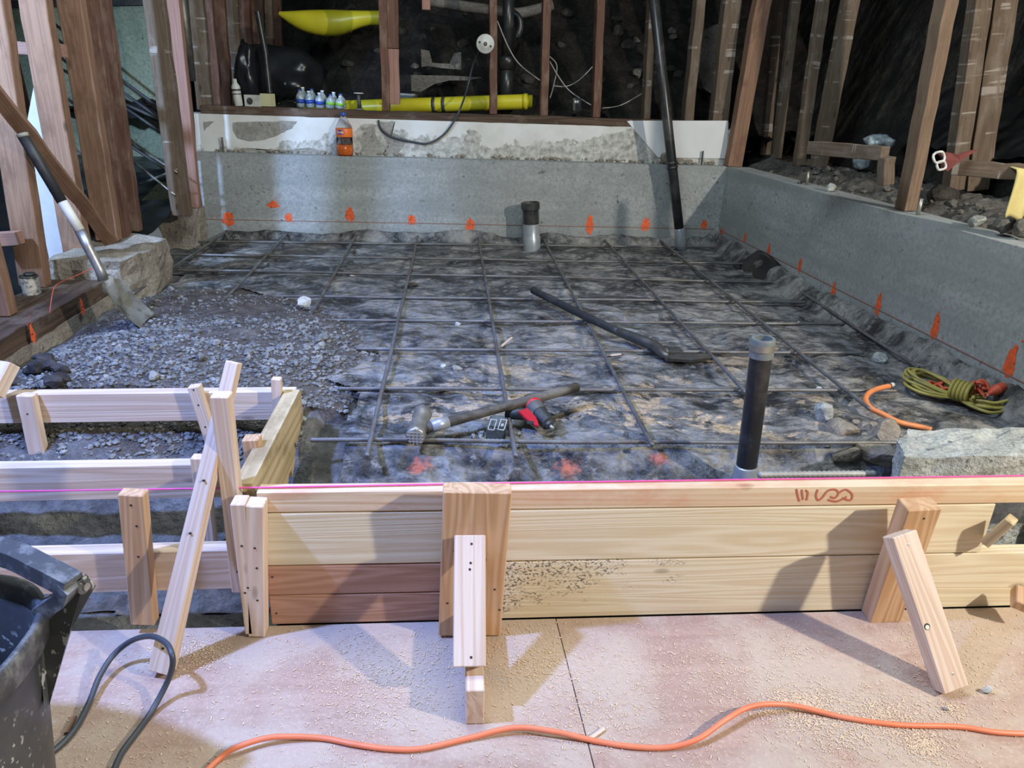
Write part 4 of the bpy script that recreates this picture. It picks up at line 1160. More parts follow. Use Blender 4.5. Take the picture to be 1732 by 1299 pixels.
board('blocking', ay(1498, 312, 2.80), ay(1500, 266, 2.80), .045, .05, (1, 0, 0), M['old_grey'], 'stubby upright under the low crosspiece by the tan post', 'blocking', rough=.002, seg=4)
board('blocking', ay(1612, 283, 2.45), ay(1740, 292, 2.30), .05, .05, (0, 0, 1), M['old_grey'], 'crosspiece running off the frame from the nail-scarred post', 'blocking', rough=.002, seg=6)

# ================================================================== PIPES IN THE SLAB
def pipe_stub(B, T, r, label, wrap, capped):
    B, T = Vector(B), Vector(T); L = (T-B).length
    t = root('pipe', B, label, 'pipe')
    lathe_obj('tube', [(-.03, r), (L, r), (L, r*.86), (L-.05, r*.86)], B, T, M['abs'], t, 28)
    return t, L
# front pipe: bevelled test cap with a hose clamp, taped foot
B, T = az(1263, 806, 0.255), None
Bf = Vector((0.768, 1.60, 0.17))
Bf = az(1261, 800, .24); Tp = ay(1291, 574, Bf.y)
t = root('pipe', Bf, 'black pipe standing inside the form with a clamped rubber cap', 'pipe')
r = 0.0265
L = (Tp-Bf).length
o = lathe_obj('tube', [(-.06, r), (L-.01, r), (L-.01, r*.8)], Bf, Tp, M['abs'], t, 32); smooth_angle(o)
o = lathe_obj('cap', [(L-.045, r*1.02), (L-.045, r*1.10), (L-.002, r*1.12), (L+.003, r*1.04), (L+.003, r*.82), (L-.02, r*.80)], Bf, Tp, M['tool_grey'], t, 32); smooth_angle(o)
o = lathe_obj('hose_clamp', [(L-.026, r*1.12), (L-.026, r*1.17), (L-.010, r*1.17), (L-.010, r*1.12)], Bf, Tp, M['steel'], t, 32); smooth_angle(o); o['label'] = 'bright steel clamp band'
cpt = Bf.lerp(Tp, 1-.018/L)+Vector((r*1.22, -.005, 0))
V, F = lathe([(-.010, .004), (.010, .004)], cpt, cpt+Vector((.2, 1, .1)), 12); o2 = meshobj('clamp_screw', V, F, M['steel'], o)
o = lathe_obj('tape_wrap', [(-.06, r*1.03), (-.02, r*1.18), (.012, r*1.16), (.022, r*1.13), (.024, r*1.0)], Bf, Tp, M['tape'], t, 28); o['label'] = 'silver tape around the foot'; smooth_angle(o)
# back pipe: fat, capped, taped
Bb = Vector((0.486, 4.42, 0.235)); Tb = ay(897, 342, 4.42)
t = root('pipe', Bb, 'short fat pipe by the back curb with black cap and silver tape', 'pipe')
r = .050; L = (Tb-Bb).length
o = lathe_obj('tape_wrap', [(-.01, r*1.12), (.02, r*1.10), (.075, r*1.08), (.08, r*1.02), (L*.55, r*1.03), (L*.55, r*.98)], Bb, Tb, M['tape'], t, 28); smooth_angle(o); o['label'] = 'silver tape wrapping'
o = lathe_obj('tube', [(L*.5, r), (L-.03, r), (L-.03, r*.9)], Bb, Tb, M['abs'], t, 28); smooth_angle(o)
o = lathe_obj('cap', [(L-.04, r*1.02), (L-.04, r*1.14), (L-.005, r*1.14), (L, r*1.06), (L, r*.9), (L-.012, r*.86)], Bb, Tb, M['tool_black'], t, 28); smooth_angle(o)
# long leaning black pole
Bp = Vector((1.442, 4.44, 0.235)); Mid = ay(1139, 290, 4.44); Tp = ay(1106, 0, 4.36); Tp = Bp + (Tp-Bp)*1.35
t = root('pole', Bp, 'long thin black pipe rising out of the slab past the back wall', 'pipe')
V, F = tube_geo([Bp, Bp.lerp(Tp, .28), Tp], [.029, .029, .0285], 18); meshobj('tube', V, F, M['abs'], t, None, True)
L = (Tp-Bp).length
for h in (.27, .285): lathe_obj('coupling', [(L*h, .03), (L*h, .034), (L*h+.012, .034), (L*h+.012, .03)], Bp, Tp, M['abs'], t, 20)
o = lathe_obj('tape_wrap', [(0, .034), (.06, .035), (.10, .033), (.145, .0325), (.15, .029)], Bp, Tp, M['tape'], t, 20); o['label'] = 'silver tape at the foot'

# ================================================================== TOOLS
# sledgehammer
hA, hB = az(716, 712, .305), az(974, 655, .300)
hB.z = .30; hA = az(716, 706, .300)
t = root('sledgehammer', (hA.x, hA.y, ZR+.006), 'sledgehammer with dark worn handle lying across the rebar', 'hammer')
ha, hb = az(712, 726, .296), az(976, 655, .325)
V, F = tube_geo([ha, ha.lerp(hb, .12), ha.lerp(hb, .5), ha.lerp(hb, .9), hb], [.014, .0150, .0135, .0150, .0155], 14); meshobj('handle', V, F, M['handle_wood'], t, None, True)
dir_h = (hb-ha).normalized(); sd = Vector((dir_h.y, -dir_h.x, 0)).normalized()
ff, bk = az(709, 729, .292), None
cH = ha + dir_h*0.0
axh = Vector((-0.12, -1, -0.10)).normalized()
hc = ha + Vector((-.006, .012, .006))
r = .027
o = lathe_obj('head', [(-.070, r*.92), (-.066, r), (-.045, r), (-.038, r*.90), (.036, r*.90), (.042, r*1.0), (.056, r*1.0), (.060, r*.92)], hc, hc+axh, M['steel'], t, 8); o['label'] = 'steel hammer head'
fc = hc+axh*.0605
u = axh.cross(Vector((0, 0, 1))).normalized(); v = u.cross(axh)
mb = MB()
for k in (-.6, -.2, .2, .6):
    ln = math.sqrt(1-k*k)*r*.86
    for (p, q) in ((u, v), (v, u)):
        c = fc + p*(k*r*.86); a = q*ln; b_ = p*.0010
        mb.prism([c-a-b_, c+a-b_, c+a+b_, c-a+b_], axh*.0012)
g = mb.build('face_grid', plain('pale_hammer_ridges', (0.55, 0.56, 0.55), .5, .4), o); g['label'] = 'waffle grid on the striking face'
bandc = ha + dir_h*.055
V, F = lathe([(0, .0165), (.05, .0165)], ha+dir_h*.03, ha+dir_h, 14); o = meshobj('collar', V, F, M['tape'], t, None, True); o['label'] = 'grey taped collar below the head'
# impact driver
t = root('cordless_driver', (*az(875, 700, .28).xy, .25), 'red and black cordless driver lying under the hammer handle', 'power tool')
def hull_obj(name, pts, mat, parent, bev=.004, sub=0):
    bm = bmesh.new()
    for p in pts: bm.verts.new(p)
    bmesh.ops.convex_hull(bm, input=bm.verts[:])
    for v in [v for v in bm.verts if not v.link_faces]: bm.verts.remove(v)
    bmesh.ops.dissolve_limit(bm, angle_limit=.05, verts=bm.verts, edges=bm.edges)
    if bev: bmesh.ops.bevel(bm, geom=bm.edges[:], offset=bev, segments=2, affect='EDGES')
    bm.verts.index_update()
    V = [v.co.copy() for v in bm.verts]; F = [tuple(v.index for v in f.verts) for f in bm.faces]; bm.free()
    return meshobj(name, V, F, mat, parent)
def boxpts(mx, lo, hi, taper=1.0):
    out = []
    for x in (lo[0], hi[0]):
        k = taper if x == hi[0] else 1
        for y in (lo[1]*k, hi[1]*k):
            for z in (lo[2]*k, hi[2]*k): out.append(mx @ Vector((x, y, z)))
    return out
bA, bB = az(842, 722, .287), az(838, 690, .287)
bat = frame(az(838, 736, .268), az(846, 700, .285), (1, 0, 0))
o = hull_obj('battery', boxpts(bat, (0, -.028, -.026), (.072, .028, .026), .82), plain('dusty_battery_plastic', (0.085, 0.105, 0.105), .5, dirt=(.25, .25, .23), damt=.5, dscale=25), t, .006); o['label'] = 'dusty grey battery pack'
for k, px in enumerate((834, 851)):
    c = az(px, 716, .318)
    mb = MB()
    mw_ = frame(az(px-4, 727, .2975), az(px+2, 708, .306), (1, 0, 0))
    for (x0, x1, y0_, y1_) in ((0, .05, -.009, -.0075), (0, .05, .0075, .009), (0, .002, -.009, .009), (.05, .052, -.009, .009)) + (((.018, .030, -.003, -.001), (.018, .030, .001, .003), (.018, .020, -.003, .003), (.028, .030, -.003, .003)) if k else ()):
        mb.prism([mw_ @ Vector(q) for q in ((x0, y0_, 0), (x1, y0_, 0), (x1, y1_, 0), (x0, y1_, 0))], mw_.to_3x3() @ Vector((0, 0, .0012)))
    mb.build('battery_mark', M['white'], o)
gA, gB = az(856, 697, .287), az(902, 703, .285)
V, F = tube_geo([gA, gA.lerp(gB, .4), gB], [.021, .018, .020], 14); meshobj('grip', V, F, M['tool_black'], t, None, True)
dA, dB = az(899, 686, .297), az(927, 716, .278)
o = lathe_obj('motor_housing', [(-.030, .014), (-.026, .024), (-.01, .029), (.028, .030), (.045, .027)], dA, dB, M['tool_black'], t, 20); smooth_angle(o, 50)
mo = frame(dA, dB, (0, 0, 1))
o = lathe_obj('body_shell', [(-.004, .0295), (-.001, .0305), (.010, .0308), (.013, .0298)], dA, dB, M['red'], t, 20); o['label'] = 'red plastic shell'
o = hull_obj('shell_side', [az(x, y+5, .306) for x, y in ((876, 690), (893, 684), (908, 700), (912, 716), (902, 714), (890, 704))]+[az(x, y+5, .285) for x, y in ((876, 696), (893, 704), (908, 714), (912, 722))], M['red'], t, .003); o['label'] = 'red plastic side'
o = hull_obj('trigger', [az(x, y+5, .300) for x, y in ((890, 706), (903, 706), (904, 713), (891, 713))]+[az(x, y+5, .309) for x, y in ((891, 707), (902, 707), (903, 712), (892, 712))], M['tool_black'], t, .0015)
Ld = (dB-dA).length
o = lathe_obj('nose', [(.044, .025), (Ld+.001, .021), (Ld+.004, .013), (Ld+.012, .011), (Ld+.012, .006)], dA, dB, M['tool_black'], t, 20); smooth_angle(o)
lathe_obj('bit_holder', [(Ld+.01, .006), (Ld+.026, .0055), (Ld+.026, .003)], dA, dB, M['steel'], t, 12)
# long black tool with a curved neck and flat blade
t = root('long_tool', (*az(1050, 560, .28).xy, .27), 'long black-handled digging tool with curved neck and flat blade on the rebar', 'tool')
hs = [az(902, 491, .305), az(980, 530, .300), az(1048, 562, .292)]
V, F = tube_geo(spline(hs, 6), .0165, 14); meshobj('handle', V, F, M['grip'], t, None, True)
ns = spline([az(1046, 561, .292), az(1080, 574, .290), az(1108, 586, .285), az(1121, 598, .280), az(1130, 602, .279)], 6)
V, F = tube_geo(ns, [.0175+.004*math.sin(PI*min(1, k/len(ns)*1.4)) - .008*max(0, k/len(ns)-.6)/.4 for k in range(len(ns))], 14); o = meshobj('socket', V, F, M['steel_dark'], t, None, True); o['label'] = 'scuffed steel socket and neck'
mb = MB(); P = [az(1122, 599, .282), az(1150, 597, .284), az(1200, 598, .286), az(1209, 604, .280), (az(1170, 609, .274)), az(1128, 606, .276)]
mb.prism(P, (0, .004, -.012)); o = mb.build('blade', M['steel_dark'], t)
mb = MB(); mb.prism([az(1131, 591, .292), az(1150, 589, .297), az(1157, 595, .290), az(1134, 597, .287)], (0, .02, 0)); mb.build('step', M['steel_dark'], t)

# shovel
tip = (az(238, 560, .30)+az(254, 525, .30))/2
top_ = ax(40, 230, -1.43)
sb = az(182, 486, .36)
nk = ax(177, 476, -1.36)
def on_line(x, y, P, Q):
    """point of the pixel ray nearest to the line P Q"""
    d = ray(x, y); u_ = Q-P; w0 = O-P
    a, b_, c, d_, e = d.dot(d), d.dot(u_), u_.dot(u_), d.dot(w0), u_.dot(w0)
    s = (b_*e - c*d_)/(a*c-b_*b_)
    return O+d*s
tipc = az(243, 547, .305)
hl = lambda x, y: on_line(x, y, top_, tipc)
t = root('shovel', (tipc.x, tipc.y, .25), 'square-mouth shovel leaning on the left posts with its blade in the gravel', 'shovel')
V, F = tube_geo([hl(38, 229), hl(60, 265), hl(105, 341)], [.0175, .0180, .0175], 14); meshobj('grip', V, F, M['grip'], t, None, True)
V, F = tube_geo([hl(37, 226), hl(40, 232)], [.0185, .0185], 14); meshobj('end_cap', V, F, plain('grey_end_cap', (.35, .34, .30), .6), t, None, True)
V, F = tube_geo([hl(104, 339), hl(137, 393)], [.0165, .0170], 14); o = meshobj('shaft', V, F, M['ivory'], t, None, True); o['label'] = 'ivory fibreglass shaft'
V, F = tube_geo([hl(135, 389), hl(150, 420), hl(168, 455), hl(176, 474)], [.0185, .0175, .0165, .020], 14); o = meshobj('socket', V, F, M['steel'], t, None, True); o['label'] = 'steel socket'
n0 = hl(176, 472)
dirb = (tipc-n0).normalized()
bl, br_ = az(234, 563, .300), az(252, 530, .312)
wv = (br_-bl); wv = (wv-dirb*wv.dot(dirb)).normalized()
nb = dirb.cross(wv).normalized()
if nb.z < 0: nb = -nb
Lb_ = (tipc-n0).length
bm = bmesh.new(); NU, NW = 14, 12; W0 = (br_-bl).length/2
rows_ = []
for i in range(NU+1):
    u_ = i/NU
    wdt = W0*(.26+.74*sst(0, .16, u_))
    r_ = []
    for j in range(NW+1):
        v_ = j/NW*2-1
        hgt = .024*abs(v_)**2.2*sst(.05, .25, u_) + .018*math.sin(PI*u_*.9)*-1 + .030*(1-u_)*(math.exp(-(v_/.22)**2))*(1-sst(.35, .6, u_))
        r_.append(bm.verts.new(n0 + dirb*(Lb_*u_*1.0+.0) + wv*(wdt*v_) + nb*(hgt+.002)))
    rows_.append(r_)
for i in range(NU):
    for j in range(NW): bm.faces.new((rows_[i][j], rows_[i][j+1], rows_[i+1][j+1], rows_[i+1][j]))
ext = bmesh.ops.solidify(bm, geom=bm.faces[:], thickness=.003)
bmesh.ops.recalc_face_normals(bm, faces=bm.faces[:])
bm.verts.index_update(); V = [v.co.copy() for v in bm.verts]; F = [tuple(v.index for v in f.verts) for f in bm.faces]; bm.free()
o = meshobj('blade', V, F, M['steel_blade'], t, None, True); smooth_angle(o, 40); o['label'] = 'dirty grey steel blade'

# paint-spattered can
cb = az(55, 497, ZSill-.002)
t = root('can', cb, 'paint-spattered white can with its lid off on the dark sill', 'can')
r = .031
o = lathe_obj('body', [(0, r*.97), (.004, r), (.062, r*1.02), (.066, r*1.04), (.068, r*1.0)], cb, cb+Vector((0, 0, 1)), plain('spattered_can', (.72, .70, .64), .6, dirt=(.12, .11, .10), damt=.9, dscale=40), t, 24); smooth_angle(o)
lathe_obj('rim', [(.066, r*1.03), (.070, r*1.05), (.073, r*1.03), (.073, r*.8)], cb, cb+Vector((0, 0, 1)), M['steel_dark'], t, 24)
o = lathe_obj('lid', [(.074, r*.66), (.080, r*.66), (.083, r*.6)], cb+Vector((0, 0.004, 0)), cb+Vector((.05, .004, 1)), M['steel_dark'], t, 20)
# string tied down from the sill
P = [ax(165, 450, XL+.05), ax(120, 470, XL+.012), ax(95, 482, XL+.012), ax(88, 500, XL+.012), ax(84, 530, XL+.014)]
o = tube_obj('string_line', spline(P, 4), .0014, M['cord_red'], n=6); tag(o, 'loose red string draped over the edge of the dark sill', 'string')

# ================================================================== BUCKET
rimz = .36
cB = Vector((-.735, .925, 0))
pr = az(76, 1062, rimz)
RX, RY = .185, .175
cB = Vector((pr.x-RX*1.08, pr.y-.045, 0))
t = root('bucket', cB, 'big black rubber bucket splashed with concrete at the edge of the deck', 'bucket')
def ell(z, k, n=48, dx=0):
    return [Vector((cB.x+RX*k*math.copysign(abs(math.cos(2*PI*j/n))**.8, math.cos(2*PI*j/n)), cB.y+RY*k*math.copysign(abs(math.sin(2*PI*j/n))**.8, math.sin(2*PI*j/n)), z)) for j in range(n)]
def rings(L):
    V, F = [], []
    n = len(L[0])
    for r_ in L: V += r_
    for k in range(len(L)-1):
        for j in range(n):
            j2 = (j+1) % n
            F.append((k*n+j, k*n+j2, (k+1)*n+j2, (k+1)*n+j))
    return V, F, n
L = [ell(.003, .76), ell(.02, .80), ell(.12, .86), ell(.20, .91), ell(.29, .95), ell(rimz-.03, .965)]
Li = [ell(rimz-.035, .925), ell(.20, .87), ell(.03, .77)]
V, F, n = rings(L+Li)
F.append(tuple(range(n-1, -1, -1))); F.append(tuple((len(L+Li)-1)*n+j for j in range(n)))
def mk_tub():
    m, nt, b = newmat('splashed_black_rubber')
    v = coords(nt)
    col = ramp(nt, tnoise(nt, v, 5, 5.0), [(.35, (.030, .034, .037)), (.7, (.085, .09, .09))])
    s = tnoise(nt, v, 60, 2.0); mk = tnoise(nt, v, 5, 3.0)
    k = math_(nt, 'MULTIPLY', ramp(nt, s, [(.60, 0), (.64, 1)]), ramp(nt, mk, [(.45, 0), (.58, .9)]))
    col = mixc(nt, k, col, (.50, .51, .48))
    lk(nt, col, b.inputs['Base Color']); b.inputs['Roughness'].default_value = .38
    return m
M['tub'] = mk_tub()
M['tub_rim'] = plain('dusty_black_rubber', (.06, .065, .07), .42, dirt=(.30, .31, .30), damt=.5, dscale=22)
meshobj('body', V, F, M['tub'], t, None, True)
# rolled rim with a flange
RL = [ell(rimz-.045, .97), ell(rimz-.045, 1.03), ell(rimz-.006, 1.05), ell(rimz+.004, 1.035), ell(rimz+.006, .995), ell(rimz-.004, .96), ell(rimz-.04, .935)]
V, F, n = rings(RL+[RL[0]])
o = meshobj('rim', V, F, M['tub_rim'], t, None, True); o['label'] = 'dusty rolled rim'
# lug and lifting handle: flat loop standing out beyond the rim
hz = rimz+.045
lugp = [ay(72, 1045, pr.y), None]
yH = pr.y+.045
H0, H1, H2 = az(-150, 905, hz+.03), az(20, 925, hz+.025), az(128, 985, hz+.012)
hp = spline([az(-260, 900, hz+.03), az(-100, 905, hz+.03), az(15, 935, hz+.028), az(70, 960, hz+.022), az(124, 988, hz+.008)], 6)
def strap(name, P, w_, t_, mat, parent, up=(0, 0, 1)):
    V, F = [], []
    up = Vector(up)
    for k, p in enumerate(P):
        tg = (P[min(k+1, len(P)-1)]-P[max(k-1, 0)]).normalized()
        s = tg.cross(up).normalized(); u_ = s.cross(tg)
        for (a, b_) in ((-1, -1), (-.8, 1), (.8, 1), (1, -1)): V.append(p+s*(a*w_/2)+u_*(b_*t_/2))
    m = len(P)
    for k in range(m-1):
        for j in range(4): F.append((k*4+j, k*4+(j+1) % 4, (k+1)*4+(j+1) % 4, (k+1)*4+j))
    F += [(3, 2, 1, 0), tuple((m-1)*4+j for j in range(4))]
    return meshobj(name, V, F, mat, parent)
hd = strap('handle', hp, .040, .026, M['tub_rim'], t)
# arm from the handle's end back down to the rim, and the hanger web under it
e1 = hp[-1]
ra = az(78, 1030, rimz)
strap('handle_arm', [e1+Vector((-.004, -.002, .002)), e1.lerp(ra, .45)+Vector((.004, 0, -.002)), ra+Vector((-.008, 0, -.004))], .034, .024, M['tub_rim'], t)
c = az(142, 988, hz-.005)
V, F = lathe([(-.013, .013), (.016, .013), (.018, .010)], c+Vector((-.012, .0, 0)), c+Vector((1, -.35, 0)), 16)
o = meshobj('pivot_boss', V, F, M['tub_rim'], t)
V, F = lathe([(0, .0065), (.004, .0065), (.004, .003)], c+Vector((.0045, -.006, 0)), c+Vector((1, -.35, 0)), 12); meshobj('pivot_pin', V, F, M['steel'], o)
mb = MB()
web = [ra+Vector((-.02, 0, -.01)), e1+Vector((.012, .004, .006)), c+Vector((.010, 0, -.014)), az(118, 1062, .30), az(80, 1140, .22), Vector((cB.x+RX*.93, pr.y-.01, .20))]
mb.prism(web, (0, .014, 0)); o = mb.build('handle_web', M['tub'], t)

# ================================================================== CORDS
oc = [(340, 1312), (372, 1282), (400, 1264), (460, 1247), (540, 1248), (600, 1259), (660, 1267), (715, 1266), (790, 1249), (870, 1231), (940, 1238), (1010, 1254), (1070, 1263), (1130, 1264), (1180, 1250), (1225, 1219), (1262, 1198), (1300, 1191), (1350, 1195), (1430, 1214), (1520, 1226), (1620, 1229), (1690, 1239), (1780, 1242)]
P = []
for k, (x, y) in enumerate(oc):
    lift = .0055 + (.018 if 15 <= k <= 17 else .009 if k in (14, 18, 9, 10, 2, 3) else 0)
    P.append(az(x, y, lift))
tag(tube_obj('extension_cord', spline(P, 8), .0053, M['cord_orange']), 'orange extension cord snaking across the plywood floor', 'cord')
bc = [(60, 1285, .006), (92, 1269, .006), (125, 1236, .008), (150, 1190, .012), (168, 1145, .022), (192, 1108, .036), (222, 1084, .06), (254, 1076, .095), (280, 1087, .105), (291, 1108, .10), (291, 1130, .07), (280, 1160, .035), (256, 1204, .008), (232, 1238, .006), (205, 1275, .006), (186, 1320, .006)]
tag(tube_obj('power_cord', spline([az(x, y, z) for x, y, z in bc], 8), .0058, M['cord_black']), 'stiff black cord making a loop on the plywood beside the bucket', 'cord')
# orange hose on the sheet
P = [(1504, 653, .285), (1490, 656, .285), (1472, 663, .283), (1464, 675, .28), (1472, 690, .275), (1492, 700, .27), (1520, 714, .26), (1556, 722, .25), (1575, 727, .25)]
t = root('hose', az(1500, 700, .25), 'short orange hose with a pale fitting curling over the rebar by the curb', 'hose')
meshobj('tube', *tube_geo(spline([az(*p) for p in P], 6), .0085, 12), M['cord_hose'], t, None, True)
c0, c1 = az(1501, 653, .285), az(1520, 648, .285)
lathe_obj('ferrule', [(0, .0095), (.012, .0095), (.014, .007)], c0, c1, M['steel_dark'], t, 14)
o = lathe_obj('fitting', [(.013, .008), (.03, .008), (.032, .005)], c0, c1, M['white'], t, 6); o['label'] = 'pale end fitting'
# yellow coil tied in the middle
def coil_lobe(A, B, wdt, turns, seed, h0=.0):
    rnd = random.Random(seed)
    A, B = Vector(A), Vector(B); ax_ = (B-A); L = ax_.length; ax_.normalize(); sd_ = Vector((-ax_.y, ax_.x, 0))
    P = []
    for k in range(turns):
        l, wd, h = L*rnd.uniform(.86, 1.04), wdt*rnd.uniform(.45, 1.05), rnd.uniform(.0, .045)
        tw = rnd.uniform(-.22, .22)
        for j in range(12):
            a = 2*PI*j/12
            u_ = .5-.5*math.cos(a)
            p = A + ax_*(l*u_) + (sd_*(wd*math.sin(a)*(.35+.65*u_**.6)) + sd_*tw*wd*u_)
            p.z = A.z + h0 + .008 + h*(u_**.7) + .006*rnd.random()
            P.append(p)
    return spline(P, 5)
zc = .255
cm = az(1622, 678, zc); la = az(1530, 645, zc); lb = az(1700, 697, zc)
cy = root('cable_coil', (cm.x, cm.y, zc), 'yellow extension cable coiled and tied in the middle beside the curb', 'cable')
for k, (B_, wd, tn) in enumerate(((la, .105, 7), (lb, .085, 7))):
    V, F = tube_geo(coil_lobe(cm, B_, wd, tn, 40+k), .0050, 8); meshobj('coil', V, F, M['cord_yellow'], cy, None, True)
axd = (lb-la).normalized(); sdd = Vector((-axd.y, axd.x, 0))
P = []
for k in range(5*12):
    a = 2*PI*k/12
    P.append(cm + axd*(-.03+.012*k/12) + sdd*(.034*math.cos(a)) + Vector((0, 0, .034+.030*math.sin(a))))
P.append(cm+axd*.05+sdd*-.05+Vector((0, 0, .04)))
V, F = tube_geo(spline(P, 3), .0060, 8); meshobj('tie_wraps', V, F, M['cord_yellow'], cy, None, True)
# red cord with plug
rc = root('power_cord', (*az(1660, 660, .25).xy, .25), 'bundled red cord with its plug pointing up beside the yellow coil', 'cord')
rnd = random.Random(4)
P = []
kc = az(1652, 662, .285)
for k in range(6):
    for j in range(8):
        a = 2*PI*j/8
        P.append(kc + Vector(((.055+.02*k/6)*math.cos(a)+.015*rnd.uniform(-1, 1)-.05, (.04)*math.sin(a)+.05+.01*rnd.uniform(-1, 1), -.01+.015*rnd.uniform(-1, 1))))
P += [kc+Vector((.05, -.01, .0)), kc+Vector((0, -.02, .02))]
V, F = tube_geo(spline(P, 4), .005, 8); meshobj('cord', V, F, M['cord_red'], rc, None, True)
P = []
for k in range(3*10):
    a = 2*PI*k/10
    P.append(kc+Vector((.020*math.cos(a)+.002*k-.03, .012*math.cos(a*1.3), .022*math.sin(a)+.012)))
V, F = tube_geo(spline(P, 3), .0055, 8); meshobj('knot', V, F, M['cord_red'], rc, None, True)
pa, pb = az(1666, 669, .305), az(1696, 654, .325)
Lp = (pb-pa).length
V, F = tube_geo([kc+Vector((0, 0, .01)), pa, pa.lerp(pb, .4)], .0055, 8); meshobj('lead', V, F, M['cord_red'], rc, None, True)
prf = []
for k in range(9): prf += [(Lp*(.25+.05*k), .0075+.0012*k), (Lp*(.27+.05*k), .0075+.0012*k), (Lp*(.272+.05*k), .006+.0012*k), (Lp*(.298+.05*k), .006+.0012*k)]
pl = lathe_obj('plug', prf+[(Lp*.72, .014), (Lp*1.0, .0155), (Lp*1.01, .013)], pa, pb, M['cord_red'], rc, 16)
dp = (pb-pa).normalized(); sp_ = dp.cross(Vector((0, 0, 1))).normalized()
for s in (-1, 1):
    board('prong', pb+sp_*(.006*s), pb+sp_*(.006*s)+dp*.016, .006, .0018, (0, 0, 1), M['steel'], parent=pl, bev=0)
V, F = tube_geo([pb-Vector((0, 0, .008)), pb-Vector((0, 0, .008))+dp*.018], .0022, 8); meshobj('prong', V, F, M['steel'], pl)
# flap of the sheet against the curb
mb = MB()
def flap(pts, lo, name):
    V, F = [], []
    m = len(pts)
    for k, (x, y, dn) in enumerate(pts):
        p = on_right(x, y)+nin*.012
        V += [p, p+nin*.035+Vector((0, 0, -dn*.5)), p+nin*.10+Vector((0, 0, -dn))]
    for k in range(m-1):
        for j in range(2): F.append((k*3+j, k*3+j+1, (k+1)*3+j+1, (k+1)*3+j))
    return V, F
fl = [(1268, 440, .02), (1283, 417, .14), (1310, 433, .12), (1345, 468, .10), (1372, 495, .09), (1405, 510, .09), (1428, 545, .06), (1448, 549, .06), (1462, 532, .10), (1480, 545, .09), (1505, 575, .09), (1560, 592, .09), (1592, 630, .09), (1640, 670, .09), (1700, 700, .09)]
V, F = flap(fl, 0, '')
V2, F2 = [], []
for k in range(len(V)):
    V2.append(V[k])
fo2 = meshobj('sheet_flap', V2, F, M['black_plastic'], fo, None, True); fo2['label'] = 'loose edge of the sheet turned up against the curb'
md = fo2.modifiers.new('s', 'SUBSURF'); md.levels = 2; md.render_levels = 2
md = fo2.modifiers.new('t', 'SOLIDIFY'); md.thickness = .002

# ================================================================== THINGS ON THE BACK WALL
# orange soda bottle
yb2 = YB+.045
bb_ = ay(584, 262, yb2); bb_.z = .7425
zt = ay(577, 190, yb2).z; Hb = zt-.7425
t = root('soda_bottle', bb_, 'part-drunk bottle of orange soda standing on the back curb', 'bottle')
R_ = .049
u0 = Hb
prof = [(0, R_*.75), (.006, R_*.95), (.03, R_), (.10*1, R_), (Hb*.40, R_*.93), (Hb*.44, R_), (Hb*.64, R_), (Hb*.70, R_*.92), (Hb*.82, R_*.55), (Hb*.90, R_*.30), (Hb*.93, R_*.28)]
upz = Vector((0, 0, 1))
o = lathe_obj('body', prof, bb_, bb_+upz, M['pet'], t, 28)
ol = lathe_obj('soda', [(.003, R_*.72), (.01, R_*.93), (.03, R_*.965), (Hb*.24, R_*.965), (Hb*.245, R_*.9)], bb_, bb_+upz, M['soda'], t, 28); ol['label'] = 'orange soda in the bottom third'
lb_ = lathe_obj('label', [(Hb*.445, R_*1.005), (Hb*.45, R_*1.015), (Hb*.63, R_*1.015), (Hb*.635, R_*1.005)], bb_, bb_+upz, M['label_orange'], t, 36); lb_['label'] = 'orange paper label'
lathe_obj('cap', [(Hb*.92, R_*.33), (Hb*.925, R_*.36), (Hb*.995, R_*.36), (Hb, R_*.3)], bb_, bb_+upz, M['cap_blue'], t, 16)
def wrap_text(txt, size, zc_, ang0, mat, parent, rad, ctr, name='lettering'):
    cu = bpy.data.curves.new('txt', 'FONT'); cu.body = txt; cu.size = size; cu.align_x = 'CENTER'; cu.align_y = 'CENTER'; cu.extrude = .0002
    to = bpy.data.objects.new('txt', cu); COL.objects.link(to)
    dg = bpy.context.evaluated_depsgraph_get(); me = bpy.data.meshes.new_from_object(to.evaluated_get(dg))
    V = []
    for v in me.vertices:
        a = ang0 + v.co.x/rad
        rr = rad+.0008+v.co.z
        V.append(Vector((ctr.x+rr*math.sin(a), ctr.y-rr*math.cos(a), zc_+v.co.y)))
    F = [tuple(p.vertices) for p in me.polygons]
    bpy.data.objects.remove(to); bpy.data.curves.remove(cu); bpy.data.meshes.remove(me)
    return meshobj(name, V, F, mat, parent)
a0 = -.25
zc_ = bb_.z+Hb*.555
V = []; n_ = 24; F = []
ctr = Vector((bb_.x, bb_.y, 0)); rad = R_*1.0165
for j in range(n_):
    a = 2*PI*j/n_
    th = a0-.12+.030*math.cos(a)/rad
    V.append(Vector((ctr.x+(rad+.0003)*math.sin(th), ctr.y-(rad+.0003)*math.cos(th), zc_+.014*math.sin(a)*(1+.3*math.cos(a)))))
th = a0-.12
V.append(Vector((ctr.x+(rad+.0005)*math.sin(th), ctr.y-(rad+.0005)*math.cos(th), zc_)))
F = [(n_, j, (j+1) % n_) for j in range(n_)]
meshobj('badge', V, F, M['label_blue'], lb_)
wrap_text('Fanta', .020, zc_, a0-.12, M['label_white'], lb_, rad+.0004, ctr)
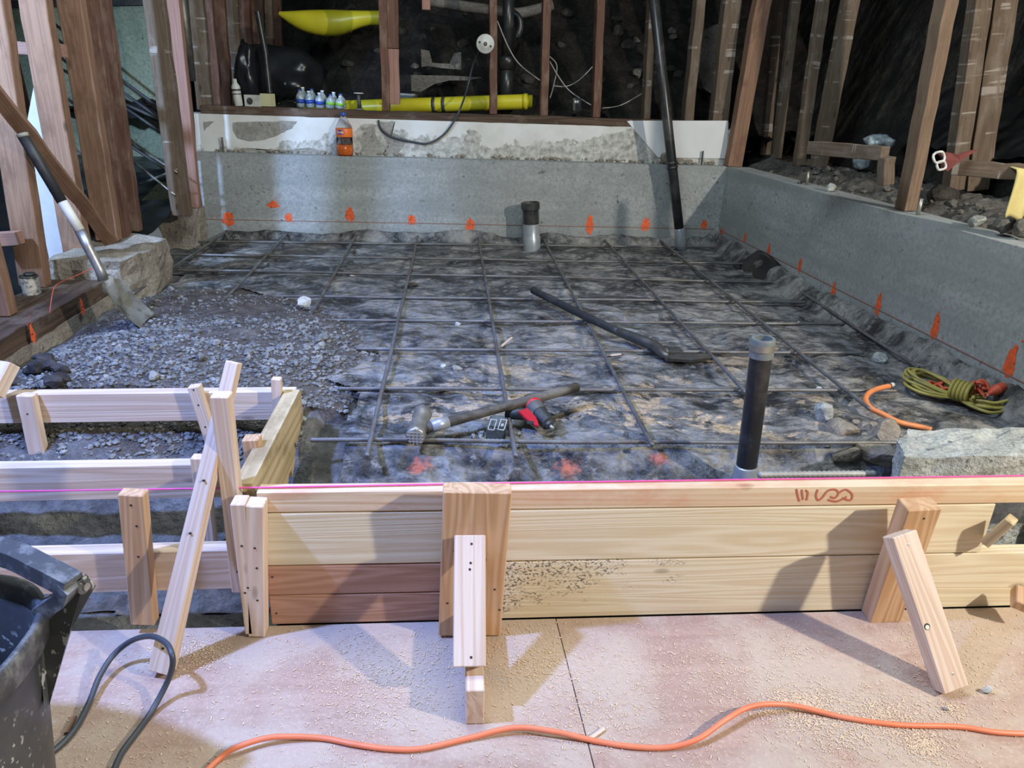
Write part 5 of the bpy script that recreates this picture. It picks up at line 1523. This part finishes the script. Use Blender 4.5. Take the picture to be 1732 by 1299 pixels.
# shrink-wrapped water bottles
pk = ay(542, 187, YSt+.16); pk.z = 1.0
t = root('bottle_pack', pk, 'shrink-wrapped pack of small water bottles on the back sill', 'bottles')
for k in range(10):
    c = pk + Vector((-.125+.060*(k % 5)+.01*(k // 5), .03+.06*(k//5), 0))
    tl = Vector((.25*nz(k*1.7, .4), .2*nz(k*2.3, 4), 1)).normalized()
    h = .098 - .007*(k % 5) + .012*(k//5)
    b_ = lathe_obj('bottle', [(0, .022), (.004, .027), (h*.62, .027), (h*.80, .018), (h*.9, .010), (h, .010)], c, c+tl, M['pet_water'], t, 12)
    lo = lathe_obj('bottle_label', [(h*.25, .0275), (h*.5, .0275)], c, c+tl, M['label_blue' if k % 5 < 3 else 'label_green'], b_, 12)
    lathe_obj('bottle_cap', [(h*.98, .011), (h*1.07, .011)], c, c+tl, M['label_white' if k % 3 else 'cap_blue'], b_, 10)
# thread spool
c = ay(608, 187, YSt+.12); c.z = 1.0
t = root('spool', c, 'small empty spool with a pale disk top on the back sill', 'spool')
lathe_obj('core', [(0, .012), (.095, .012)], c, c+upz, M['tool_black'], t, 12)
o = lathe_obj('flange', [(.092, .030), (.098, .030)], c, c+upz, M['white'], t, 20); o['label'] = 'white disk'
lathe_obj('flange', [(0, .022), (.006, .022)], c, c+upz, M['tool_grey'], t, 20)
# tray
mb = MB(); P = [ay(627, 164, YSt+.65), ay(700, 168, YSt+.52), ay(728, 158, YSt+.8), ay(668, 154, YSt+.95)]
for p in P: p.z += .0
t = mb.prism(P, (0, 0, .022)).build('tray', M['tray']); tag(t, 'shallow grey-green tray with white rim lying behind the back sill', 'tray')
mb = MB(); mb.prism([P[0]+Vector((0, 0, .022)), P[1]+Vector((0, 0, .022)), P[1]+Vector((.01, .02, .022)), P[0]+Vector((.01, .02, .022))], (0, 0, .012)); mb.build('rim', M['white'], t)
# yellow pipes
def pipeobj(name, P, R, mat, label, cat='pipe', n=20, parent=None):
    V, F = tube_geo(P, R, n); o = meshobj(name, V, F, mat, parent, None, True); smooth_angle(o, 40)
    return tag(o, label, cat) if label else o
yp0, yp1 = ay(474, 186, YSt+.55), ay(893, 172, YSt+.18)
t = root('yellow_pipe', yp0, 'long yellow plastic pipe lying along the back of the sill plate', 'pipe')
pipeobj('tube', [yp0, yp0.lerp(yp1, .5), yp1], .046, M['yellow_pipe'], None, parent=t)
Lq = (yp1-yp0).length
for u_ in (.628, .667): lathe_obj('strap', [(Lq*u_, .048), (Lq*u_+.022, .048)], yp0, yp1, M['tool_black'], t, 20)
lathe_obj('end_ring', [(Lq-.03, .047), (Lq-.03, .050), (Lq, .050), (Lq, .040), (Lq+.03, .040)], yp0, yp1, M['yellow_pipe'], t, 20)
ya, yb3 = ay(473, 34, 5.42), ay(655, 34, 5.42)
Pq = [ya.lerp(yb3, k/12) for k in range(13)]
Rr = [.012, .035, .055, .068, .076, .080, .080, .074, .060, .050, .044, .044, .044]
for p, r_ in zip(Pq, Rr): p.z -= r_*.85-.05
pipeobj('yellow_drum', Pq, Rr, M['yellow_pipe'], 'yellow spindle-shaped roll hanging high at the back left', 'roll')
# trash bag
def blob(name, c, s, mat, label, cat, seed, amp=.25, sub=4):
    bm = bmesh.new(); bmesh.ops.create_icosphere(bm, subdivisions=sub, radius=1)
    c = Vector(c); of = Vector((seed*3.1, seed*1.7, 0))
    V = []
    for v in bm.verts:
        p = v.co
        k = 1+amp*mnoise.noise(p*1.5+of)+amp*.45*abs(mnoise.noise(p*4.5+of))+amp*.15*mnoise.noise(p*11+of)
        q = Vector((p.x*s[0]*k, p.y*s[1]*k, max(-.85, p.z)*s[2]*k)); V.append(c+q)
    bm.verts.index_update(); F = [tuple(v.index for v in f.verts) for f in bm.faces]; bm.free()
    return tag(meshobj(name, V, F, mat, None, None, True), label, cat)
cb_ = ay(478, 138, 5.50); blob('trash_bag', cb_, (.30, .20, .22), M['black_plastic'], 'full black trash bag slumped behind the back wall', 'bag', 3)
cb_ = ay(421, 128, 5.05); blob('trash_bag', cb_, (.075, .09, .20), M['black_plastic'], 'smaller dark bag with pale glints leaning on the studs', 'bag', 6)
pipeobj('pole', [ay(436, 20, 4.95), ay(449, 90, 4.93), ay(456, 158, 4.9)], .018, M['abs'], 'dark pole leaning in front of the trash bag', 'pole')
# spray can and white box
c = ay(404, 180, YSt+.02); c.z = 1.001
t = root('spray_can', c, 'dirty white spray can standing at the left end of the back sill', 'can')
o = lathe_obj('body', [(0, .022), (.004, .025), (.11, .025), (.125, .016), (.13, .012), (.15, .012), (.152, .008)], c, c+Vector((-.06, 0, 1)), M['white'], t, 18)
lathe_obj('band', [(.085, .0255), (.095, .0255)], c, c+Vector((-.06, 0, 1)), M['tool_black'], t, 18)
lathe_obj('band', [(.065, .0255), (.070, .0255)], c, c+Vector((-.06, 0, 1)), M['tool_black'], t, 18)
A = ay(441, 186, YSt+.05); A.z = 1.001
t = root('carton', A, 'small whitish carton with a round hole and yellow end on the back sill', 'box')
bx_ = Matrix.Translation(A) @ Matrix.Rotation(-.25, 4, 'Z')
mb = MB(); mb.box((-.085, -.03, 0), (.02, .03, .065)); o = meshobj('box', [bx_ @ v for v in mb.V], mb.F, M['white'], t)
mb = MB(); mb.box((.02, -.03, .004), (.085, .03, .075)); meshobj('end', [bx_ @ v for v in mb.V], mb.F, plain('cream_card', (.62, .60, .36), .7), t)
V, F = lathe([(0, .02), (.001, .02)], bx_ @ Vector((-.05, -.0305, .03)), bx_ @ Vector((-.05, -1, .03)), 16); meshobj('hole', V, F, M['tool_black'], o)
# round white disk on the stud
c = ay(821, 74, YSt-.02)
t = root('wall_disk', c, 'round white lamp base hanging beside a back wall stud', 'lamp base')
o = lathe_obj('plate', [(0, .052), (.010, .054), (.014, .050), (.016, .030), (.022, .026), (.022, .012)], c+Vector((0, .02, 0)), c+Vector((0, -1, 0)), M['white'], t, 32)
for (dx, dz) in ((-.034, .008), (.032, -.012)):
    lathe_obj('screw_hole', [(.0165, .006), (.018, .006)], c+Vector((dx, .02, dz)), c+Vector((dx, -1, dz)), M['screw'], o, 10)
lathe_obj('socket', [(.021, .011), (.028, .011), (.028, .006)], c+Vector((0, .02, 0)), c+Vector((0, -1, 0)), M['steel_dark'], t, 14)
# pipes at the back
def wire(P, r, label, mat='wire', cat='wire'):
    tag(tube_obj('wire', spline(P, 6), r, M[mat], n=6), label, cat)
Yv = 5.05
bp_ = ay(855, 190, Yv); tp_ = ay(862, -40, Yv)
t = root('vent_pipe', bp_, 'thick black vertical pipe with a hub behind the back wall studs', 'pipe')
V, F = tube_geo([bp_, bp_.lerp(tp_, .42)], .046, 20); meshobj('tube', V, F, M['abs'], t, None, True)
V, F = tube_geo([bp_.lerp(tp_, .42), tp_], .036, 20); meshobj('tube', V, F, M['abs'], t, None, True)
Lv = (tp_-bp_).length
lathe_obj('hub', [(Lv*.33, .047), (Lv*.33, .055), (Lv*.41, .057), (Lv*.425, .050), (Lv*.43, .036)], bp_, tp_, M['abs'], t, 20)
pipeobj('drain_pipe', spline([ay(726, 2, 5.3), ay(780, 10, 5.28), ay(830, 17, 5.26), ay(880, 22, 5.25), ay(935, 8, 5.25)], 5), .032, M['ledge_bits'], 'grey elbow pipe crossing high behind the back wall studs')
pipeobj('drain_pipe', spline([ay(862, 20, 5.2), ay(876, 28, 5.2), ay(880, 45, 5.2), ay(874, 64, 5.2)], 5), .022, M['abs'], 'short dark hooked pipe beside the thick vertical one')
# pale concrete pieces on the dirt slope
def slab(name, pts, dep, Y, label, mat='ledge_bits'):
    mb = MB(); mb.prism([ay(x, y, Y) for x, y in pts], (0, dep, 0)); return tag(mb.build(name, M[mat]), label, 'concrete')
slab('concrete_form', [(712, 83), (726, 86), (731, 106), (760, 108), (768, 90), (780, 88), (780, 118), (745, 115), (725, 112), (713, 113)], .08, 5.10, 'U-shaped pale concrete piece on the dark dirt slope')
slab('concrete_form', [(695, 127), (765, 128), (815, 131), (790, 136), (760, 136), (735, 142), (712, 155), (696, 154)], .06, 5.02, 'low pale slab fragment below the U-shaped concrete piece')
rs = np.random.RandomState(21)
for k in range(60):
    x, y = rs.uniform(560, 1240), rs.uniform(20, 165)
    Y = 5.2
    for _ in range(25):
        p = ay(x, y, Y)
        if p.z <= hill_z(p.x, p.y): break
        Y += .05
    r_ = rs.uniform(.02, .06)
    if 800 < x < 880: continue
    rock('rock', (p.x, p.y, hill_z(p.x, p.y)-r_*.4), r_, M['rock_dark'] if k % 6 else M['ledge_bits'], 'dark rock among many on the dirt slope behind the back wall studs' if k % 6 else 'greyer rock on the dirt slope behind the back wall studs', 'rock',
         'rocks on the dirt slope' if k % 6 else 'greyer rocks on the dirt slope', 8000+k, 2)
slab('concrete_form', [(1182, 60), (1215, 40), (1220, 95), (1213, 165), (1190, 150), (1178, 110)], .10, 5.15, 'pale green-grey stone slab leaning behind the back wall by the corner', 'ledge_bits')
slab('junction_box', [(969, 166), (983, 166), (983, 187), (969, 187)], .04, 4.95, 'small black box with a bright patch behind the back sill', 'tool_black')
jb = [o for o in COL.objects if o.name.startswith('junction_box')][0]; jb['category'] = 'box'
mb = MB(); mb.prism([ay(972, 170, 4.9485), ay(979, 170, 4.9485), ay(979, 174, 4.9485), ay(972, 174, 4.9485)], (0, .0012, 0)); mb.build('window', M['label_white'], jb)
wire([ay(640, 203, YP-.012), ay(645, 218, YP-.012), ay(665, 232, YP-.014), ay(700, 240, YP-.014), ay(725, 242, YP-.014), ay(750, 228, YP-.014), ay(768, 205, YSt-.075), ay(780, 180, YSt-.06), ay(790, 150, YSt+.15), ay(800, 110, YSt+.15), ay(812, 82, YSt+.03)], .0065, 'black cable looping down over the plaster and up to the white disk', 'cord_black', 'cable')
wire([ay(841, 35, 4.97), ay(860, 80, 4.97), ay(880, 110, 4.97), ay(916, 138, 4.97)], .004, 'grey wire crossing the thick vertical pipe')
wire([ay(930, 104, 4.97), ay(945, 130, 4.97), ay(965, 155, 4.97), ay(1000, 178, 4.97)], .004, 'grey wire running down right of the second stud')
wire([ay(929, 95, 4.99), ay(942, 112, 4.99), ay(935, 150, 4.99), ay(930, 166, 4.98)], .0035, 'short looped wire hanging beside the second stud')
wire([ay(935, 145, 5.0), ay(958, 146, 5.0), ay(980, 135, 5.0), ay(1003, 112, 5.0)], .0035, 'sagging wire between the second and third studs')
wire([ay(1018, 183, 4.9), ay(1050, 178, 4.9), ay(1088, 157, 4.92)], .0035, 'thin wire lying behind the sill left of the black pole')
# odd lumps along the top of the back curb
rs = np.random.RandomState(31)
for k, (x, r_) in enumerate(((1128, .055), (1150, .030), (1165, .026))):
    p = ay(x, 270, YB+.06); p.z = .741
    rock('mortar_lump', p, r_, M['old_concrete'], ['big brown mortar lump on the back curb behind the black pole', 'square mortar lump beside the big one on the back curb', 'small mortar lump nearest the corner on the back curb'][k], 'rubble', None, 880+k, 2)
# peeled patch and pins
for k, (x, lab) in enumerate(((379, 'short steel pin sticking up at the left end of the back curb'), (1188, 'short steel pin on the back curb right of the black pole'))):
    A = ay(x, 264, YB+.07); A.z = .742
    tag(meshobj('steel_pin', *tube_geo([A-Vector((0, 0, .005)), A+Vector((0, 0, .085))], .006, 8), M['steel_dark']), lab, 'pin')

# ================================================================== RIGHT LEDGE
def ledge_pt(x, y, z=.76): return az(x, y, z)
for k, (A, B, lab) in enumerate((((1364, 313, .741), (1368, 290, .81), 'bent grey steel pin on the right curb near the broad post'), ((1552, 364, .741), (1559, 336, .84), 'straight grey steel pin on the right curb just past the tan post'))):
    a_ = az(*A); b_ = ay(B[0], B[1], a_.y)
    tag(meshobj('steel_pin', *tube_geo([a_, b_], .008, 10), M['steel'], None, None, True), lab, 'pin')
tag(meshobj('steel_pin', *tube_geo([az(1351, 309, .748), az(1364, 306, .75)], .007, 8), M['steel_dark'], None, None, True), 'short dark pin lying on the right curb beside the bent one', 'pin')
rs = np.random.RandomState(41)
spots = [(1404, 324, .030, 'chunk', 'pale square mortar bit on the right curb ledge'), (1648, 384, .038, 'chunk', 'brick-like grey piece on the right ledge past the tan post'), (1697, 395, .05, 'ledge_bits', 'angular grey lump near the right end of the ledge'),
         (1728, 402, .05, 'ledge_bits', 'grey lump at the frame edge on the right ledge'), (1590, 345, .09, 'rock_dark', 'dark lump behind the straight steel pin')]
for k, (x, y, r_, m_, lab) in enumerate(spots):
    p = az(x, y, .742 if k < 2 else .75); 
    rock('mortar_bit', p, r_, M[m_], lab, 'rubble', None, 8600+k, 2, (1.2, .8, .7))
for k in range(90):
    y = rs.uniform(1.9, 4.4); e = rs.uniform(.16, .42)
    p = Vector((XW(y)+e, y, 0)); p.z = ledge_z(p.x, p.y)-.004
    rock('mortar_bit', p, rs.uniform(.008, .026), M['ledge_bits'], 'small rubble strewn on the ledge under the right-hand posts', 'rubble', 'rubble under the right-hand posts', 8700+k, 1)
# plastic draped on the slope behind the right posts
def tarp_z(x, y):
    return ledge_z(x, y)*0+ .80 + .95*max(0, x-XW(y)-.45) + .05*abs(nz(x*5, y*5, 3)) + .03*abs(nz(x*12+y*6, y*10, 1))
tag(grid('plastic_sheet', lin(2.34, 3.3, 80), lin(2.0, 3.9, 130), tarp_z, M['black_plastic']), 'shiny black plastic heaped behind the posts on the right', 'plastic sheet')
p = az(1452, 282, .80); blob('plastic_bag', p+Vector((.05, .05, .03)), (.06, .05, .06), M['pet_water'], 'crumpled clear plastic bag under the low crosspiece', 'bag', 8, .35, 3)
blob('highlight_film', az(1462, 262, .90)+Vector((.12, .10, .06)), (.065, .05, .035), M['pet_water'], 'crumpled film added for the highlights on the black plastic between broad post and tan post', 'film', 12, .5, 3)  # added pale blob standing in for highlights of the black plastic
for k, (x, y, z, s) in enumerate(((1432, 772, .17, .075), (1470, 764, .19, .07))):
    blob('concrete_lump', az(x, y, z), (s*1.2, s*.9, s*.85), M['old_concrete'], ['wide brown lump of crumbled concrete nearer the front pipe', 'brown lump of crumbled concrete against the pale slab chunk'][k], 'rubble', 30+k, .45, 4)
# red rag tied with white rope
rg = ay(1607, 262, 2.42)
t = root('rag', rg, 'dull red rag tied to the nail-scarred post with white rope', 'rag')
mb = MB(); P = [ay(1592, 262, 2.40), ay(1606, 258, 2.40), ay(1622, 262, 2.39), ay(1655, 253, 2.38), ay(1625, 272, 2.39), ay(1603, 290, 2.40), ay(1597, 286, 2.40), ay(1598, 270, 2.40)]
mb.prism(P, (0, .018, 0)); mb.build('cloth', M['red_cloth'], t)
for c_, ra_ in (((1588, 266), .020), ((1592, 280), .016)):
    c = ay(c_[0], c_[1], 2.385)
    Pc = [c+Vector((ra_*math.cos(2*PI*k/14), .004*math.sin(6*PI*k/14), ra_*.9*math.sin(2*PI*k/14))) for k in range(14)]
    meshobj('rope_loop', *tube_geo(Pc, .0042, 8, True), M['white'], t, None, True)
# yellow cloth at the frame edge
tl_, tr_, bl_ = ay(1720, 284, 2.285), ay(1768, 286, 2.285), ay(1722, 366, 2.285)
V, F = [], []
nu, nv_ = 12, 16
for j in range(nv_+1):
    for i in range(nu+1):
        u_, v_ = i/nu, j/nv_
        x = tl_.x+(tr_.x-tl_.x)*u_ + .004*math.sin(v_*5)
        if v_ < .2:                              # turned over the top of the crosspiece
            a = PI/2*(1-v_/.2)
            y, z = 2.285+.030*math.sin(a), tl_.z-.004+.006*math.sin(a)
        else:
            y = 2.283-.010*(v_-.2)*(1+math.sin(u_*11+v_*2))-.006*math.sin(u_*5)*v_
            z = tl_.z-.004+(bl_.z-tl_.z)*(v_-.2)/.8*(1-.04*math.sin(u_*9))
        V.append((x, y, z))
for j in range(nv_):
    for i in range(nu): F.append((j*(nu+1)+i, j*(nu+1)+i+1, (j+1)*(nu+1)+i+1, (j+1)*(nu+1)+i))
yo = meshobj('yellow_cloth', V, F, M['yellow'], None, None, True)
md = yo.modifiers.new('t', 'SOLIDIFY'); md.thickness = .004; md.offset = 1
tag(yo, 'yellow cloth hung over the crosspiece at the right edge above the ledge', 'cloth')
# leaning dark rods in the far left room
for k, ((xa, ya_), (xb, yb4)) in enumerate((((92, 40), (300, 205)), ((92, 62), (300, 222)), ((96, 92), (296, 240)), ((96, 112), (290, 212)), ((90, 148), (285, 290)))):
    A, B = ay(xa, ya_, 5.0), ay(xb, yb4, 4.55)
    o = meshobj('rod', *tube_geo([A, A.lerp(B, .5)+Vector((0, 0, -.02)), B], .009, 8), M['grip'], None, None, True)
    tag(o, 'dark steel rod slanting down through the far left room', 'rod', 'slanting rods in the far left room')
for k, ((xa, ya_), (xb, yb4)) in enumerate((((222, 243), (300, 292)), ((222, 270), (296, 330)), ((226, 316), (300, 286)), ((124, 250), (160, 275)))):
    A, B = ay(xa, ya_, 4.3), ay(xb, yb4, 4.1)
    o = meshobj('rod', *tube_geo([A, B], .006, 8), M['steel'], None, None, True)
    tag(o, 'thin pale rod lying low over the plastic in the far left room', 'rod', 'thin rods over the plastic in the far left room')
